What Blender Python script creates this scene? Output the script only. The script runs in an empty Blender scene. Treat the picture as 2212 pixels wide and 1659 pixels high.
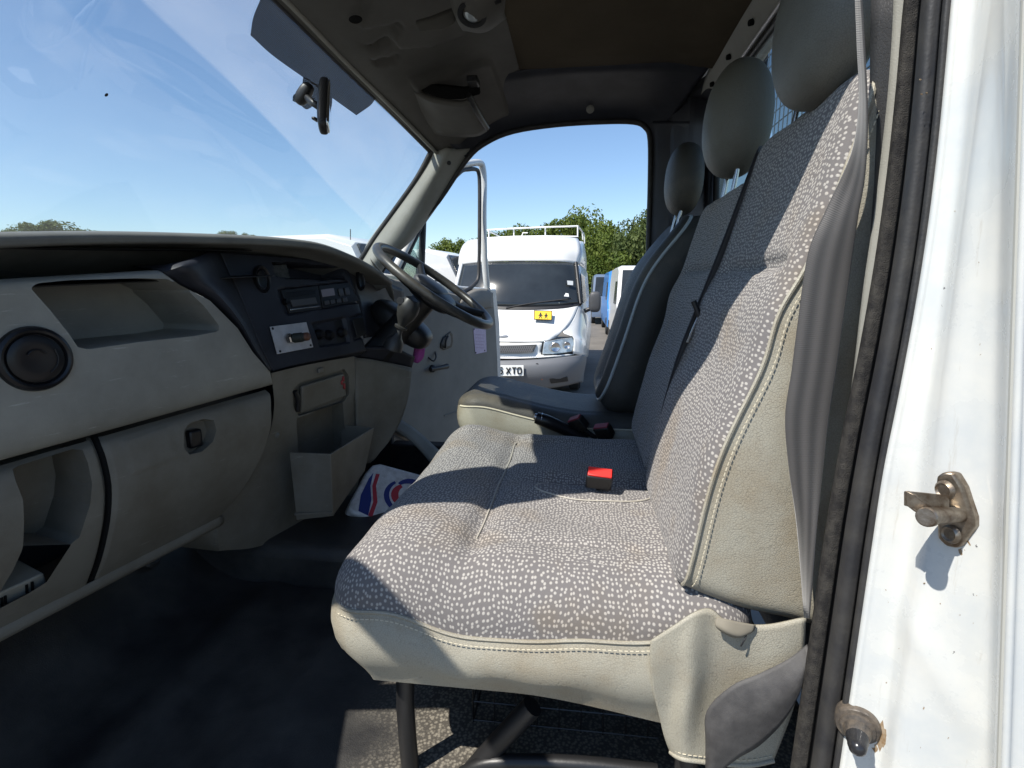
import bpy, bmesh, math, random
import numpy as np
from mathutils import Vector, Matrix

random.seed(7)
scene = bpy.context.scene
COL = scene.collection

# ------------------------------------------------------------------ camera
CAM_Z = 1.85
FOC = 1150.0 / 2212.0
PITCH = math.atan(214.5 / 1150.0)
YAW = math.atan(144.0 / 1150.0 * math.cos(PITCH))
cam_data = bpy.data.cameras.new('camera')
cam_data.sensor_width = 36.0
cam_data.lens = 36.0 * FOC
cam_data.clip_start = 0.02
cam_data.clip_end = 3000.0
cam = bpy.data.objects.new('camera', cam_data)
cam.location = (0, 0, CAM_Z)
cam.rotation_euler = (math.radians(90) - PITCH, 0, YAW)
COL.objects.link(cam)
scene.camera = cam

# ------------------------------------------------------------------ sky, sun, exposure
SUN_DIR = Vector((0.53, 0.50, -1.0)).normalized()
SUN_EL = math.asin(-SUN_DIR.z)
SUN_AZ = math.atan2(-SUN_DIR.x, -SUN_DIR.y)
world = bpy.data.worlds.new('World')
scene.world = world
world.use_nodes = True
wn = world.node_tree
bg = wn.nodes['Background']
sky = wn.nodes.new('ShaderNodeTexSky')
sky.sky_type = 'NISHITA'
sky.sun_disc = False
sky.sun_elevation = SUN_EL
sky.sun_rotation = SUN_AZ
sky.altitude = 0
sky.air_density = 1.0
sky.dust_density = 0.15
sky.ozone_density = 4.4
wn.links.new(sky.outputs[0], bg.inputs[0])
bg.inputs[1].default_value = 0.122
sun = bpy.data.lights.new('sun', 'SUN')
sun.energy = 5.0
sun.angle = math.radians(0.5)
sun.color = (1.0, 0.95, 0.87)
sun_o = bpy.data.objects.new('sun', sun)
sun_o.rotation_euler = SUN_DIR.to_track_quat('-Z', 'Y').to_euler()
sun_o.location = (-6, -6, 14)
COL.objects.link(sun_o)
vs = scene.view_settings
vs.view_transform = 'Standard'
vs.look = 'None'
vs.gamma = 1.0
vs.use_curve_mapping = False
vs.exposure = 0.5
scene.cycles.max_bounces = 10
scene.cycles.diffuse_bounces = 6
scene.cycles.transparent_max_bounces = 16

# ------------------------------------------------------------------ survey: sight lines measured in the photograph, crossed with real planes
_s, _c, _S, _C = math.sin(YAW), math.cos(YAW), math.sin(PITCH), math.cos(PITCH)
_R = np.array([_c, _s, 0.0]); _F = np.array([-_s * _C, _c * _C, -_S]); _U = np.cross(_R, _F)
EYE = np.array([0, 0, CAM_Z])
def ray(px, py): return _R * (px - 1106) / 1150.0 + _U * (829.5 - py) / 1150.0 + _F
def P(px, py, Y): d = ray(px, py); return EYE + d * (Y / d[1])
def PX(px, py, X): d = ray(px, py); return EYE + d * (X / d[0])
def PZ(px, py, Z): d = ray(px, py); return EYE + d * ((Z) / d[2])
def PP(px, py, p, n):
    d = ray(px, py); n = np.array(n, float); return EYE + d * (((np.array(p, float) - EYE) @ n) / (d @ n))
def W(x, y, z): return np.array([x, y, z + CAM_Z])     # z measured from eye level

# ------------------------------------------------------------------ materials
def mat(name, color, rough=0.6, metal=0.0, spec=0.5, bump=0.0, bscale=400.0, var=0.0, vscale=6.0, var_col=None, coat=0.0, sheen=0.0):
    m = bpy.data.materials.new(name); m.use_nodes = True
    nt = m.node_tree; b = nt.nodes['Principled BSDF']
    b.inputs['Base Color'].default_value = (*color, 1)
    b.inputs['Roughness'].default_value = rough
    b.inputs['Metallic'].default_value = metal
    b.inputs['Specular IOR Level'].default_value = spec
    if coat: b.inputs['Coat Weight'].default_value = coat; b.inputs['Coat Roughness'].default_value = 0.08
    if sheen: b.inputs['Sheen Weight'].default_value = sheen
    tc = nt.nodes.new('ShaderNodeTexCoord')
    if bump:
        no = nt.nodes.new('ShaderNodeTexNoise'); no.inputs['Scale'].default_value = bscale; no.inputs['Detail'].default_value = 3
        bp = nt.nodes.new('ShaderNodeBump'); bp.inputs['Strength'].default_value = bump; bp.inputs['Distance'].default_value = 0.002
        nt.links.new(tc.outputs['Object'], no.inputs['Vector'])
        nt.links.new(no.outputs['Fac'], bp.inputs['Height']); nt.links.new(bp.outputs['Normal'], b.inputs['Normal'])
    if var:
        no = nt.nodes.new('ShaderNodeTexNoise'); no.inputs['Scale'].default_value = vscale; no.inputs['Detail'].default_value = 6; no.inputs['Roughness'].default_value = 0.65
        nt.links.new(tc.outputs['Object'], no.inputs['Vector'])
        rp = nt.nodes.new('ShaderNodeValToRGB')
        rp.color_ramp.elements[0].position = 0.38; rp.color_ramp.elements[1].position = 0.66
        rp.color_ramp.elements[0].color = (*color, 1)
        vc = var_col or tuple(c * (1 - var) for c in color)
        rp.color_ramp.elements[1].color = (*vc, 1)
        nt.links.new(no.outputs['Fac'], rp.inputs['Fac']); nt.links.new(rp.outputs['Color'], b.inputs['Base Color'])
        mr = nt.nodes.new('ShaderNodeMapRange'); mr.inputs['To Min'].default_value = max(0.05, rough - 0.12); mr.inputs['To Max'].default_value = min(1, rough + 0.1)
        nt.links.new(no.outputs['Fac'], mr.inputs['Value']); nt.links.new(mr.outputs['Result'], b.inputs['Roughness'])
    return m

def dotted_fabric(name, spacing, size):
    m = bpy.data.materials.new(name); m.use_nodes = True
    nt = m.node_tree; b = nt.nodes['Principled BSDF']; L = nt.links.new; N = nt.nodes.new
    b.inputs['Roughness'].default_value = 0.95; b.inputs['Specular IOR Level'].default_value = 0.15
    b.inputs['Sheen Weight'].default_value = 0.12
    uv = N('ShaderNodeUVMap')
    # slow wobble so that the rows of dots swirl
    wob = N('ShaderNodeTexNoise'); wob.inputs['Scale'].default_value = 16; wob.inputs['Detail'].default_value = 0
    L(uv.outputs['UV'], wob.inputs['Vector'])
    sc = N('ShaderNodeVectorMath'); sc.operation = 'SCALE'; sc.inputs['Scale'].default_value = 0.012
    L(wob.outputs['Color'], sc.inputs[0])
    ad = N('ShaderNodeVectorMath'); ad.operation = 'ADD'; L(uv.outputs['UV'], ad.inputs[0]); L(sc.outputs[0], ad.inputs[1])
    vo = N('ShaderNodeTexVoronoi'); vo.voronoi_dimensions = '2D'; vo.feature = 'F1'
    vo.inputs['Scale'].default_value = 1.0 / spacing; vo.inputs['Randomness'].default_value = 0.58
    L(ad.outputs[0], vo.inputs['Vector'])
    st = N('ShaderNodeMapRange'); st.interpolation_type = 'SMOOTHSTEP'
    st.inputs['From Min'].default_value = size; st.inputs['From Max'].default_value = size + 0.20
    st.inputs['To Min'].default_value = 1; st.inputs['To Max'].default_value = 0
    L(vo.outputs['Distance'], st.inputs['Value'])
    tc = N('ShaderNodeTexCoord')
    di = N('ShaderNodeTexNoise'); di.inputs['Scale'].default_value = 7; di.inputs['Detail'].default_value = 5
    L(tc.outputs['Object'], di.inputs['Vector'])
    dr = N('ShaderNodeMapRange'); dr.inputs['From Min'].default_value = 0.52; dr.inputs['From Max'].default_value = 0.72
    L(di.outputs['Fac'], dr.inputs['Value'])
    basec = N('ShaderNodeMix'); basec.data_type = 'RGBA'
    basec.inputs['A'].default_value = (0.158, 0.148, 0.146, 1); basec.inputs['B'].default_value = (0.165, 0.142, 0.118, 1)
    L(dr.outputs['Result'], basec.inputs['Factor'])
    dotc = N('ShaderNodeMix'); dotc.data_type = 'RGBA'
    dotc.inputs['A'].default_value = (0.405, 0.385, 0.355, 1); dotc.inputs['B'].default_value = (0.38, 0.33, 0.275, 1)
    L(dr.outputs['Result'], dotc.inputs['Factor'])
    mx = N('ShaderNodeMix'); mx.data_type = 'RGBA'
    L(st.outputs['Result'], mx.inputs['Factor']); L(basec.outputs['Result'], mx.inputs['A']); L(dotc.outputs['Result'], mx.inputs['B'])
    L(mx.outputs['Result'], b.inputs['Base Color'])
    fz = N('ShaderNodeTexNoise'); fz.inputs['Scale'].default_value = 900; fz.inputs['Detail'].default_value = 2
    L(tc.outputs['Object'], fz.inputs['Vector'])
    bp = N('ShaderNodeBump'); bp.inputs['Strength'].default_value = 0.35; bp.inputs['Distance'].default_value = 0.0015
    am = N('ShaderNodeMath'); am.operation = 'ADD'; L(fz.outputs['Fac'], am.inputs[0]); L(st.outputs['Result'], am.inputs[1])
    L(am.outputs[0], bp.inputs['Height']); L(bp.outputs['Normal'], b.inputs['Normal'])
    return m

def leather(name, color, stain, gs=260, stain_lo=0.5, stain_hi=0.7, rough=0.5):
    m = bpy.data.materials.new(name); m.use_nodes = True
    nt = m.node_tree; b = nt.nodes['Principled BSDF']; L = nt.links.new; N = nt.nodes.new
    b.inputs['Roughness'].default_value = rough; b.inputs['Specular IOR Level'].default_value = 0.4
    tc = N('ShaderNodeTexCoord')
    vo = N('ShaderNodeTexVoronoi'); vo.inputs['Scale'].default_value = gs; vo.feature = 'DISTANCE_TO_EDGE'
    L(tc.outputs['Object'], vo.inputs['Vector'])
    cr = N('ShaderNodeMapRange'); cr.inputs['From Max'].default_value = 0.12; L(vo.outputs['Distance'], cr.inputs['Value'])
    bp = N('ShaderNodeBump'); bp.inputs['Strength'].default_value = 0.35; bp.inputs['Distance'].default_value = 0.0012
    L(cr.outputs['Result'], bp.inputs['Height'])
    wr = N('ShaderNodeTexNoise'); wr.inputs['Scale'].default_value = 24; wr.inputs['Detail'].default_value = 3
    L(tc.outputs['Object'], wr.inputs['Vector'])
    b2 = N('ShaderNodeBump'); b2.inputs['Strength'].default_value = 0.18; b2.inputs['Distance'].default_value = 0.006
    L(wr.outputs['Fac'], b2.inputs['Height']); L(bp.outputs['Normal'], b2.inputs['Normal']); L(b2.outputs['Normal'], b.inputs['Normal'])
    no = N('ShaderNodeTexNoise'); no.inputs['Scale'].default_value = 5; no.inputs['Detail'].default_value = 7; no.inputs['Roughness'].default_value = 0.6
    L(tc.outputs['Object'], no.inputs['Vector'])
    rr = N('ShaderNodeMapRange'); rr.inputs['From Min'].default_value = stain_lo; rr.inputs['From Max'].default_value = stain_hi
    L(no.outputs['Fac'], rr.inputs['Value'])
    mx = N('ShaderNodeMix'); mx.data_type = 'RGBA'; mx.inputs['A'].default_value = (*color, 1); mx.inputs['B'].default_value = (*stain, 1)
    L(rr.outputs['Result'], mx.inputs['Factor'])
    cm = N('ShaderNodeMix'); cm.data_type = 'RGBA'; cm.blend_type = 'MULTIPLY'; cm.inputs['Factor'].default_value = 0.55
    gm = N('ShaderNodeMapRange'); gm.inputs['To Min'].default_value = 0.62; gm.inputs['From Max'].default_value = 0.10; L(vo.outputs['Distance'], gm.inputs['Value'])
    L(mx.outputs['Result'], cm.inputs['A']); L(gm.outputs['Result'], cm.inputs['B']); L(cm.outputs['Result'], b.inputs['Base Color'])
    return m

def webbing(name, color, dark):
    m = bpy.data.materials.new(name); m.use_nodes = True
    nt = m.node_tree; b = nt.nodes['Principled BSDF']; L = nt.links.new; N = nt.nodes.new
    b.inputs['Roughness'].default_value = 0.55; b.inputs['Sheen Weight'].default_value = 0.3
    uv = N('ShaderNodeUVMap'); sp = N('ShaderNodeSeparateXYZ'); L(uv.outputs['UV'], sp.inputs[0])
    s1 = N('ShaderNodeMath'); s1.operation = 'MULTIPLY'; s1.inputs[1].default_value = 300; L(sp.outputs['X'], s1.inputs[0])
    s2 = N('ShaderNodeMath'); s2.operation = 'SINE'; L(s1.outputs[0], s2.inputs[0])
    r = N('ShaderNodeMapRange'); r.inputs['From Min'].default_value = -1.0; r.inputs['From Max'].default_value = 1.0; L(s2.outputs[0], r.inputs['Value'])
    mx = N('ShaderNodeMix'); mx.data_type = 'RGBA'; mx.inputs['A'].default_value = (*dark, 1); mx.inputs['B'].default_value = (*color, 1)
    L(r.outputs['Result'], mx.inputs['Factor']); L(mx.outputs['Result'], b.inputs['Base Color'])
    t1 = N('ShaderNodeMath'); t1.operation = 'MULTIPLY'; t1.inputs[1].default_value = 2600; L(sp.outputs['Y'], t1.inputs[0])
    t2 = N('ShaderNodeMath'); t2.operation = 'SINE'; L(t1.outputs[0], t2.inputs[0])
    ad = N('ShaderNodeMath'); ad.operation = 'ADD'; L(t2.outputs[0], ad.inputs[0]); L(s2.outputs[0], ad.inputs[1])
    bp = N('ShaderNodeBump'); bp.inputs['Strength'].default_value = 0.12; bp.inputs['Distance'].default_value = 0.001
    L(ad.outputs[0], bp.inputs['Height']); L(bp.outputs['Normal'], b.inputs['Normal'])
    return m

def glass(name, tint=(0.93, 0.97, 0.96), dirt=0.0, gloss=0.05):
    """thin pane: straight-through light, a weak mirror and a film of dust lit by the sun"""
    m = bpy.data.materials.new(name); m.use_nodes = True
    nt = m.node_tree; L = nt.links.new; N = nt.nodes.new
    nt.nodes.remove(nt.nodes['Principled BSDF']); out = nt.nodes['Material Output']
    tr = N('ShaderNodeBsdfTransparent'); tr.inputs[0].default_value = (*tint, 1)
    gl = N('ShaderNodeBsdfGlossy'); gl.inputs['Roughness'].default_value = 0.02
    fr = N('ShaderNodeFresnel'); fr.inputs['IOR'].default_value = 1.45
    mg = N('ShaderNodeMixShader'); fs = N('ShaderNodeMath'); fs.operation = 'MULTIPLY'; fs.inputs[1].default_value = gloss * 10
    L(fr.outputs[0], fs.inputs[0]); L(fs.outputs[0], mg.inputs[0]); L(tr.outputs[0], mg.inputs[1]); L(gl.outputs[0], mg.inputs[2])
    last = mg
    if dirt:
        tc = N('ShaderNodeTexCoord')
        df = N('ShaderNodeBsdfTranslucent'); df.inputs[0].default_value = (0.85, 0.85, 0.83, 1)
        dd = N('ShaderNodeBsdfDiffuse'); dd.inputs[0].default_value = (0.75, 0.75, 0.73, 1)
        ds = N('ShaderNodeMixShader'); ds.inputs[0].default_value = 0.4; L(df.outputs[0], ds.inputs[1]); L(dd.outputs[0], ds.inputs[2])
        mp = N('ShaderNodeMapping'); mp.inputs['Rotation'].default_value = (0.0, 0.5, 0.0); mp.inputs['Scale'].default_value = (14, 3, 6)
        L(tc.outputs['Object'], mp.inputs[0])
        no = N('ShaderNodeTexNoise'); no.inputs['Scale'].default_value = 1.0; no.inputs['Detail'].default_value = 6; no.inputs['Roughness'].default_value = 0.62
        L(mp.outputs[0], no.inputs['Vector'])
        # two wiped arcs: distance from the wiper pivots
        sep = N('ShaderNodeSeparateXYZ'); L(tc.outputs['Object'], sep.inputs[0])
        def arc(cy, cz, r0, r1):
            a = N('ShaderNodeMath'); a.operation = 'SUBTRACT'; a.inputs[1].default_value = cy; L(sep.outputs['Y'], a.inputs[0])
            z = N('ShaderNodeMath'); z.operation = 'SUBTRACT'; z.inputs[1].default_value = cz; L(sep.outputs['Z'], z.inputs[0])
            zz = N('ShaderNodeMath'); zz.operation = 'MULTIPLY'; zz.inputs[1].default_value = 1.28; L(z.outputs[0], zz.inputs[0])
            cv = N('ShaderNodeCombineXYZ'); L(a.outputs[0], cv.inputs[0]); L(zz.outputs[0], cv.inputs[1])
            ln = N('ShaderNodeVectorMath'); ln.operation = 'LENGTH'; L(cv.outputs[0], ln.inputs[0])
            lo = N('ShaderNodeMapRange'); lo.inputs['From Min'].default_value = r1 - 0.004; lo.inputs['From Max'].default_value = r1 + 0.004
            L(ln.outputs['Value'], lo.inputs['Value'])
            return lo.outputs['Result']
        a1 = arc(0.80, CAM_Z - 1.81, 0, 3.0); a2 = arc(0.80, CAM_Z - 1.81, 0, 2.885)
        keep = N('ShaderNodeMapRange'); keep.inputs['To Min'].default_value = 0.42; keep.inputs['To Max'].default_value = 0.10; L(a2, keep.inputs['Value'])
        film = N('ShaderNodeMix'); film.data_type = 'FLOAT'; L(a1, film.inputs['Factor']); L(keep.outputs['Result'], film.inputs['A']); film.inputs['B'].default_value = 1.0
        nr = N('ShaderNodeMapRange'); nr.inputs['From Min'].default_value = 0.3; nr.inputs['From Max'].default_value = 0.8
        nr.inputs['To Min'].default_value = dirt * 0.75; nr.inputs['To Max'].default_value = dirt * 1.45; L(no.outputs['Fac'], nr.inputs['Value'])
        fm = N('ShaderNodeMath'); fm.operation = 'MULTIPLY'; L(nr.outputs['Result'], fm.inputs[0]); L(film.outputs['Result'], fm.inputs[1])
        # smears: long soft blotches
        m2 = N('ShaderNodeMapping'); m2.inputs['Rotation'].default_value = (0.95, 0, 0); m2.inputs['Scale'].default_value = (1, 1.6, 9)
        L(tc.outputs['Object'], m2.inputs[0])
        n2 = N('ShaderNodeTexNoise'); n2.inputs['Scale'].default_value = 1.3; n2.inputs['Detail'].default_value = 2.0; L(m2.outputs[0], n2.inputs['Vector'])
        r2 = N('ShaderNodeMapRange'); r2.inputs['From Min'].default_value = 0.60; r2.inputs['From Max'].default_value = 0.64; r2.inputs['To Max'].default_value = dirt * 0.20
        L(n2.outputs['Fac'], r2.inputs['Value'])
        sm = N('ShaderNodeMath'); sm.operation = 'ADD'; L(fm.outputs[0], sm.inputs[0]); L(r2.outputs['Result'], sm.inputs[1])
        md = N('ShaderNodeMixShader'); L(sm.outputs[0], md.inputs[0]); L(last.outputs[0], md.inputs[1]); L(ds.outputs[0], md.inputs[2])
        last = md
    L(last.outputs[0], out.inputs['Surface'])
    return m

M = {}
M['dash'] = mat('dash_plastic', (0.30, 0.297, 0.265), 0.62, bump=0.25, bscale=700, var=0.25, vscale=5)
def scuffed(m, scuff, lo=0.62, hi=0.72, scale=(9, 3, 40)):
    """fine rubbed marks over a plastic moulding"""
    nt = m.node_tree; L = nt.links.new; N = nt.nodes.new; b = nt.nodes['Principled BSDF']
    src = b.inputs['Base Color'].links[0].from_socket
    tc = N('ShaderNodeTexCoord'); mp = N('ShaderNodeMapping'); mp.inputs['Scale'].default_value = scale; mp.inputs['Rotation'].default_value = (.5, .2, .3); L(tc.outputs['Object'], mp.inputs[0])
    no = N('ShaderNodeTexNoise'); no.inputs['Scale'].default_value = 2.2; no.inputs['Detail'].default_value = 8; no.inputs['Roughness'].default_value = 0.75; L(mp.outputs[0], no.inputs['Vector'])
    r = N('ShaderNodeMapRange'); r.inputs['From Min'].default_value = lo; r.inputs['From Max'].default_value = hi; r.inputs['To Max'].default_value = 0.75; L(no.outputs['Fac'], r.inputs['Value'])
    mx = N('ShaderNodeMix'); mx.data_type = 'RGBA'; mx.inputs['B'].default_value = (*scuff, 1); L(r.outputs['Result'], mx.inputs['Factor']); L(src, mx.inputs['A']); L(mx.outputs['Result'], b.inputs['Base Color'])
    return m
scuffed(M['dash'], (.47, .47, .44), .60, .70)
M['dash_shaded'] = scuffed(mat('shaded_lower_dash_plastic', (0.185, 0.174, 0.145), 0.6, bump=0.25, bscale=700, var=0.3, vscale=6, var_col=(.135, .12, .092)), (.30, .29, .26))  # browner plastic, darkened further: shade on the lower dash put into the colour
M['button'] = mat('grey_button_plastic', (.07, .07, .072), .4)
M['rail'] = scuffed(mat('dirty_rail_plastic', (0.13, 0.12, 0.098), 0.7, bump=0.3, bscale=500, var=0.4, vscale=12), (.24, .23, .20))
M['dash_light'] = mat('trim_plastic', (0.30, 0.295, 0.26), 0.65, bump=0.25, bscale=600, var=0.18, vscale=6)
M['header'] = mat('header_plastic', (0.085, 0.08, 0.069), 0.7, bump=0.25, bscale=600, var=0.2, vscale=6)
M['lining'] = mat('roof_lining_cloth', (0.085, 0.068, 0.046), 0.95, bump=0.5, bscale=500, var=0.15, vscale=4, spec=0.1)
M['dashtop'] = mat('dash_top_plastic', (0.17, 0.17, 0.155), 0.6, bump=0.3, bscale=600, var=0.25, vscale=8)
M['navy'] = mat('dark_console_plastic', (0.023, 0.025, 0.034), 0.55, bump=0.2, bscale=700, var=0.3, vscale=8)
M['black'] = mat('black_plastic', (0.012, 0.012, 0.013), 0.45, bump=0.1, bscale=500)
M['gloss'] = mat('glossy_black_plastic', (0.008, 0.008, 0.010), 0.34, spec=.4)
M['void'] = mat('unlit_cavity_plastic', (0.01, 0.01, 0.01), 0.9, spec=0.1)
M['rubber'] = mat('black_rubber', (0.022, 0.022, 0.024), 0.55, bump=0.2, bscale=300, var=0.3, vscale=20, var_col=(0.045, 0.043, 0.04))
M['flock'] = mat('flocked_rubber', (0.026, 0.025, 0.025), 1.0, bump=0.9, bscale=700, var=0.4, vscale=60, var_col=(0.06, 0.056, 0.05), spec=0.1)
M['floor'] = mat('rubber_floor_mat', (0.022, 0.022, 0.023), 0.5, bump=0.6, bscale=350, var=0.5, vscale=7, var_col=(0.055, 0.053, 0.049))
def dusty(m):
    """cream dust on the pebbled rubber, with the sunlit floor round the seat painted lighter"""
    nt = m.node_tree; L = nt.links.new; N = nt.nodes.new; b = nt.nodes['Principled BSDF']
    src = b.inputs['Base Color'].links[0].from_socket
    tc = N('ShaderNodeTexCoord'); sp = N('ShaderNodeSeparateXYZ'); L(tc.outputs['Object'], sp.inputs[0])
    nz = N('ShaderNodeTexNoise'); nz.inputs['Scale'].default_value = 4.0; nz.inputs['Detail'].default_value = 5; L(tc.outputs['Object'], nz.inputs['Vector'])
    ad = N('ShaderNodeMath'); ad.operation = 'MULTIPLY_ADD'; ad.inputs[1].default_value = 0.7; L(nz.outputs['Fac'], ad.inputs[0]); L(sp.outputs['X'], ad.inputs[2])
    mr = N('ShaderNodeMapRange'); mr.interpolation_type = 'SMOOTHSTEP'; mr.inputs['From Min'].default_value = -0.22; mr.inputs['From Max'].default_value = 0.10; mr.inputs['To Max'].default_value = 0.9  # ramp along X puts the sunlit tone into the floor colour by the seat
    L(ad.outputs[0], mr.inputs['Value'])
    vo = N('ShaderNodeTexVoronoi'); vo.inputs['Scale'].default_value = 150; L(tc.outputs['Object'], vo.inputs['Vector'])
    vr = N('ShaderNodeMapRange'); vr.inputs['From Min'].default_value = 0.25; vr.inputs['From Max'].default_value = 0.6; L(vo.outputs['Distance'], vr.inputs['Value'])
    du = N('ShaderNodeMix'); du.data_type = 'RGBA'; du.inputs['A'].default_value = (0.26, 0.235, 0.19, 1); du.inputs['B'].default_value = (0.08, 0.072, 0.06, 1); L(vr.outputs['Result'], du.inputs['Factor'])
    mx = N('ShaderNodeMix'); mx.data_type = 'RGBA'; L(mr.outputs['Result'], mx.inputs['Factor']); L(src, mx.inputs['A']); L(du.outputs['Result'], mx.inputs['B'])
    L(mx.outputs['Result'], b.inputs['Base Color'])
dusty(M['floor'])
M['grime'] = mat('dusty_under_seat_floor', (0.16, 0.14, 0.115), 0.9, bump=0.6, bscale=180, var=0.6, vscale=26, var_col=(0.06, 0.05, 0.04))
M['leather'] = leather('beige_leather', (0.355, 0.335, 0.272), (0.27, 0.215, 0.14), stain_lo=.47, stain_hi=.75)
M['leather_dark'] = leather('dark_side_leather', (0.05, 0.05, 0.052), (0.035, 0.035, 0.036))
M['headrest'] = leather('grey_green_leather', (0.145, 0.142, 0.120), (0.115, 0.108, 0.088), gs=300)
M['drv_leather'] = leather('worn_driver_leather', (0.062, 0.060, 0.054), (0.12, 0.105, 0.08), gs=300)
M['drv_side'] = leather('driver_seat_beige_leather', (0.36, 0.34, 0.27), (0.27, 0.23, 0.16), gs=300, rough=0.42)
M['fab_wide'] = dotted_fabric('seat_fabric_large_dots', 0.0078, 0.155)
M['fab_fine'] = dotted_fabric('seat_fabric_small_dots', 0.0066, 0.21)
M['thread'] = mat('cream_thread', (0.55, 0.50, 0.38), 0.8)
M['piping'] = mat('pale_piping', (0.42, 0.39, 0.33), 0.6)
M['white'] = mat('white_van_paint', (0.55, 0.575, 0.575), 0.28, coat=0.5, var=0.08, vscale=9, var_col=(0.66, 0.66, 0.62))
scuffed(M['white'], (.38, .34, .27), .60, .80, (34, 34, 3))
M['van_white'] = mat('white_body_paint', (0.68, 0.68, 0.66), 0.3, coat=0.4)
M['grey_bumper'] = mat('grey_bumper_plastic', (0.125, 0.13, 0.14), 0.6)
M['dull_metal'] = mat('greasy_steel', (0.30, 0.26, 0.21), 0.4, metal=0.85, bump=0.3, bscale=120, var=0.6, vscale=60, var_col=(0.12, 0.08, 0.05))
M['steel'] = mat('bare_steel', (0.55, 0.55, 0.55), 0.25, metal=1.0)
M['black_metal'] = mat('black_painted_steel', (0.015, 0.015, 0.016), 0.4, bump=0.1, bscale=200)
M['red'] = mat('red_button', (0.75, 0.035, 0.03), 0.4)
M['dull_red'] = mat('faded_red_button', (0.24, 0.035, 0.05), 0.5)
M['alu'] = mat('brushed_plate', (0.62, 0.60, 0.60), 0.4, metal=0.3, var=0.2, vscale=30)
M['belt'] = webbing('belt_webbing', (0.062, 0.058, 0.056), (0.026, 0.025, 0.025))
M['belt_dark'] = webbing('belt_webbing_dark', (0.022, 0.022, 0.026), (0.014, 0.014, 0.017))
M['jug_white'] = mat('white_bottle_plastic', (0.68, 0.71, 0.76), 0.35, var=0.25, vscale=30, var_col=(0.45, 0.47, 0.5))
M['jug_blue'] = mat('blue_label_ink', (0.02, 0.04, 0.22), 0.4)
M['jug_red'] = mat('red_label_ink', (0.45, 0.04, 0.07), 0.4)
M['pink'] = mat('magenta_cloth', (0.45, 0.09, 0.36), 0.8)
M['paper'] = mat('lilac_paper', (0.62, 0.52, 0.66), 0.8, var=0.15, vscale=60)
M['door_trim'] = mat('grey_door_trim', (0.215, 0.208, 0.19), 0.75, bump=0.3, bscale=400, var=0.12, vscale=6)
M['screen'] = glass('windscreen_glass', (0.86, 0.92, 0.93), dirt=0.13, gloss=0.010)
M['pane'] = glass('side_glass', (0.80, 0.90, 0.88), gloss=0.06)
M['mirror'] = mat('mirror_glass', (0.85, 0.87, 0.88), 0.02, metal=1.0)
M['vglass'] = mat('far_windscreen_glass', (0.03, 0.036, 0.04), 0.10, spec=0.6, var=0.4, vscale=1.5)
M['asphalt'] = mat('dusty_yard_asphalt', (0.17, 0.155, 0.135), 0.95, bump=0.4, bscale=30, var=0.35, vscale=0.8)
M['yellow'] = mat('sign_yellow', (0.80, 0.50, 0.03), 0.5)
M['lens'] = mat('headlamp_lens', (0.55, 0.60, 0.62), 0.08, spec=0.8, metal=0.35, var=0.45, vscale=9)
M['amber'] = mat('amber_lens', (0.6, 0.16, 0.02), 0.25)
M['blue_van'] = mat('blue_body_paint', (0.03, 0.20, 0.55), 0.3, coat=0.4)
M['tyre'] = mat('tyre_rubber', (0.025, 0.025, 0.025), 0.85)
M['bark'] = mat('tree_bark', (0.10, 0.075, 0.05), 0.95, bump=0.6, bscale=14)

def leaf_mat(name, a, b):
    m = bpy.data.materials.new(name); m.use_nodes = True
    nt = m.node_tree; bs = nt.nodes['Principled BSDF']; L = nt.links.new; N = nt.nodes.new
    tc = N('ShaderNodeTexCoord'); no = N('ShaderNodeTexNoise'); no.inputs['Scale'].default_value = 1.1; no.inputs['Detail'].default_value = 5
    L(tc.outputs['Object'], no.inputs['Vector'])
    rp = N('ShaderNodeValToRGB'); rp.color_ramp.elements[0].position = 0.35; rp.color_ramp.elements[1].position = 0.65
    rp.color_ramp.elements[0].color = (*a, 1); rp.color_ramp.elements[1].color = (*b, 1)
    L(no.outputs['Fac'], rp.inputs[0]); L(rp.outputs[0], bs.inputs['Base Color'])
    bs.inputs['Roughness'].default_value = 0.6; bs.inputs['Specular IOR Level'].default_value = 0.25
    t = N('ShaderNodeBsdfTranslucent'); L(rp.outputs[0], t.inputs[0])
    ms = N('ShaderNodeMixShader'); ms.inputs[0].default_value = 0.3
    L(bs.outputs[0], ms.inputs[1]); L(t.outputs[0], ms.inputs[2]); L(ms.outputs[0], nt.nodes['Material Output'].inputs['Surface'])
    return m
M['leaf'] = leaf_mat('green_leaves', (0.075, 0.12, 0.02), (0.17, 0.21, 0.04))
M['leaf_pale'] = leaf_mat('pale_green_leaves', (0.085, 0.12, 0.035), (0.15, 0.18, 0.06))

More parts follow.
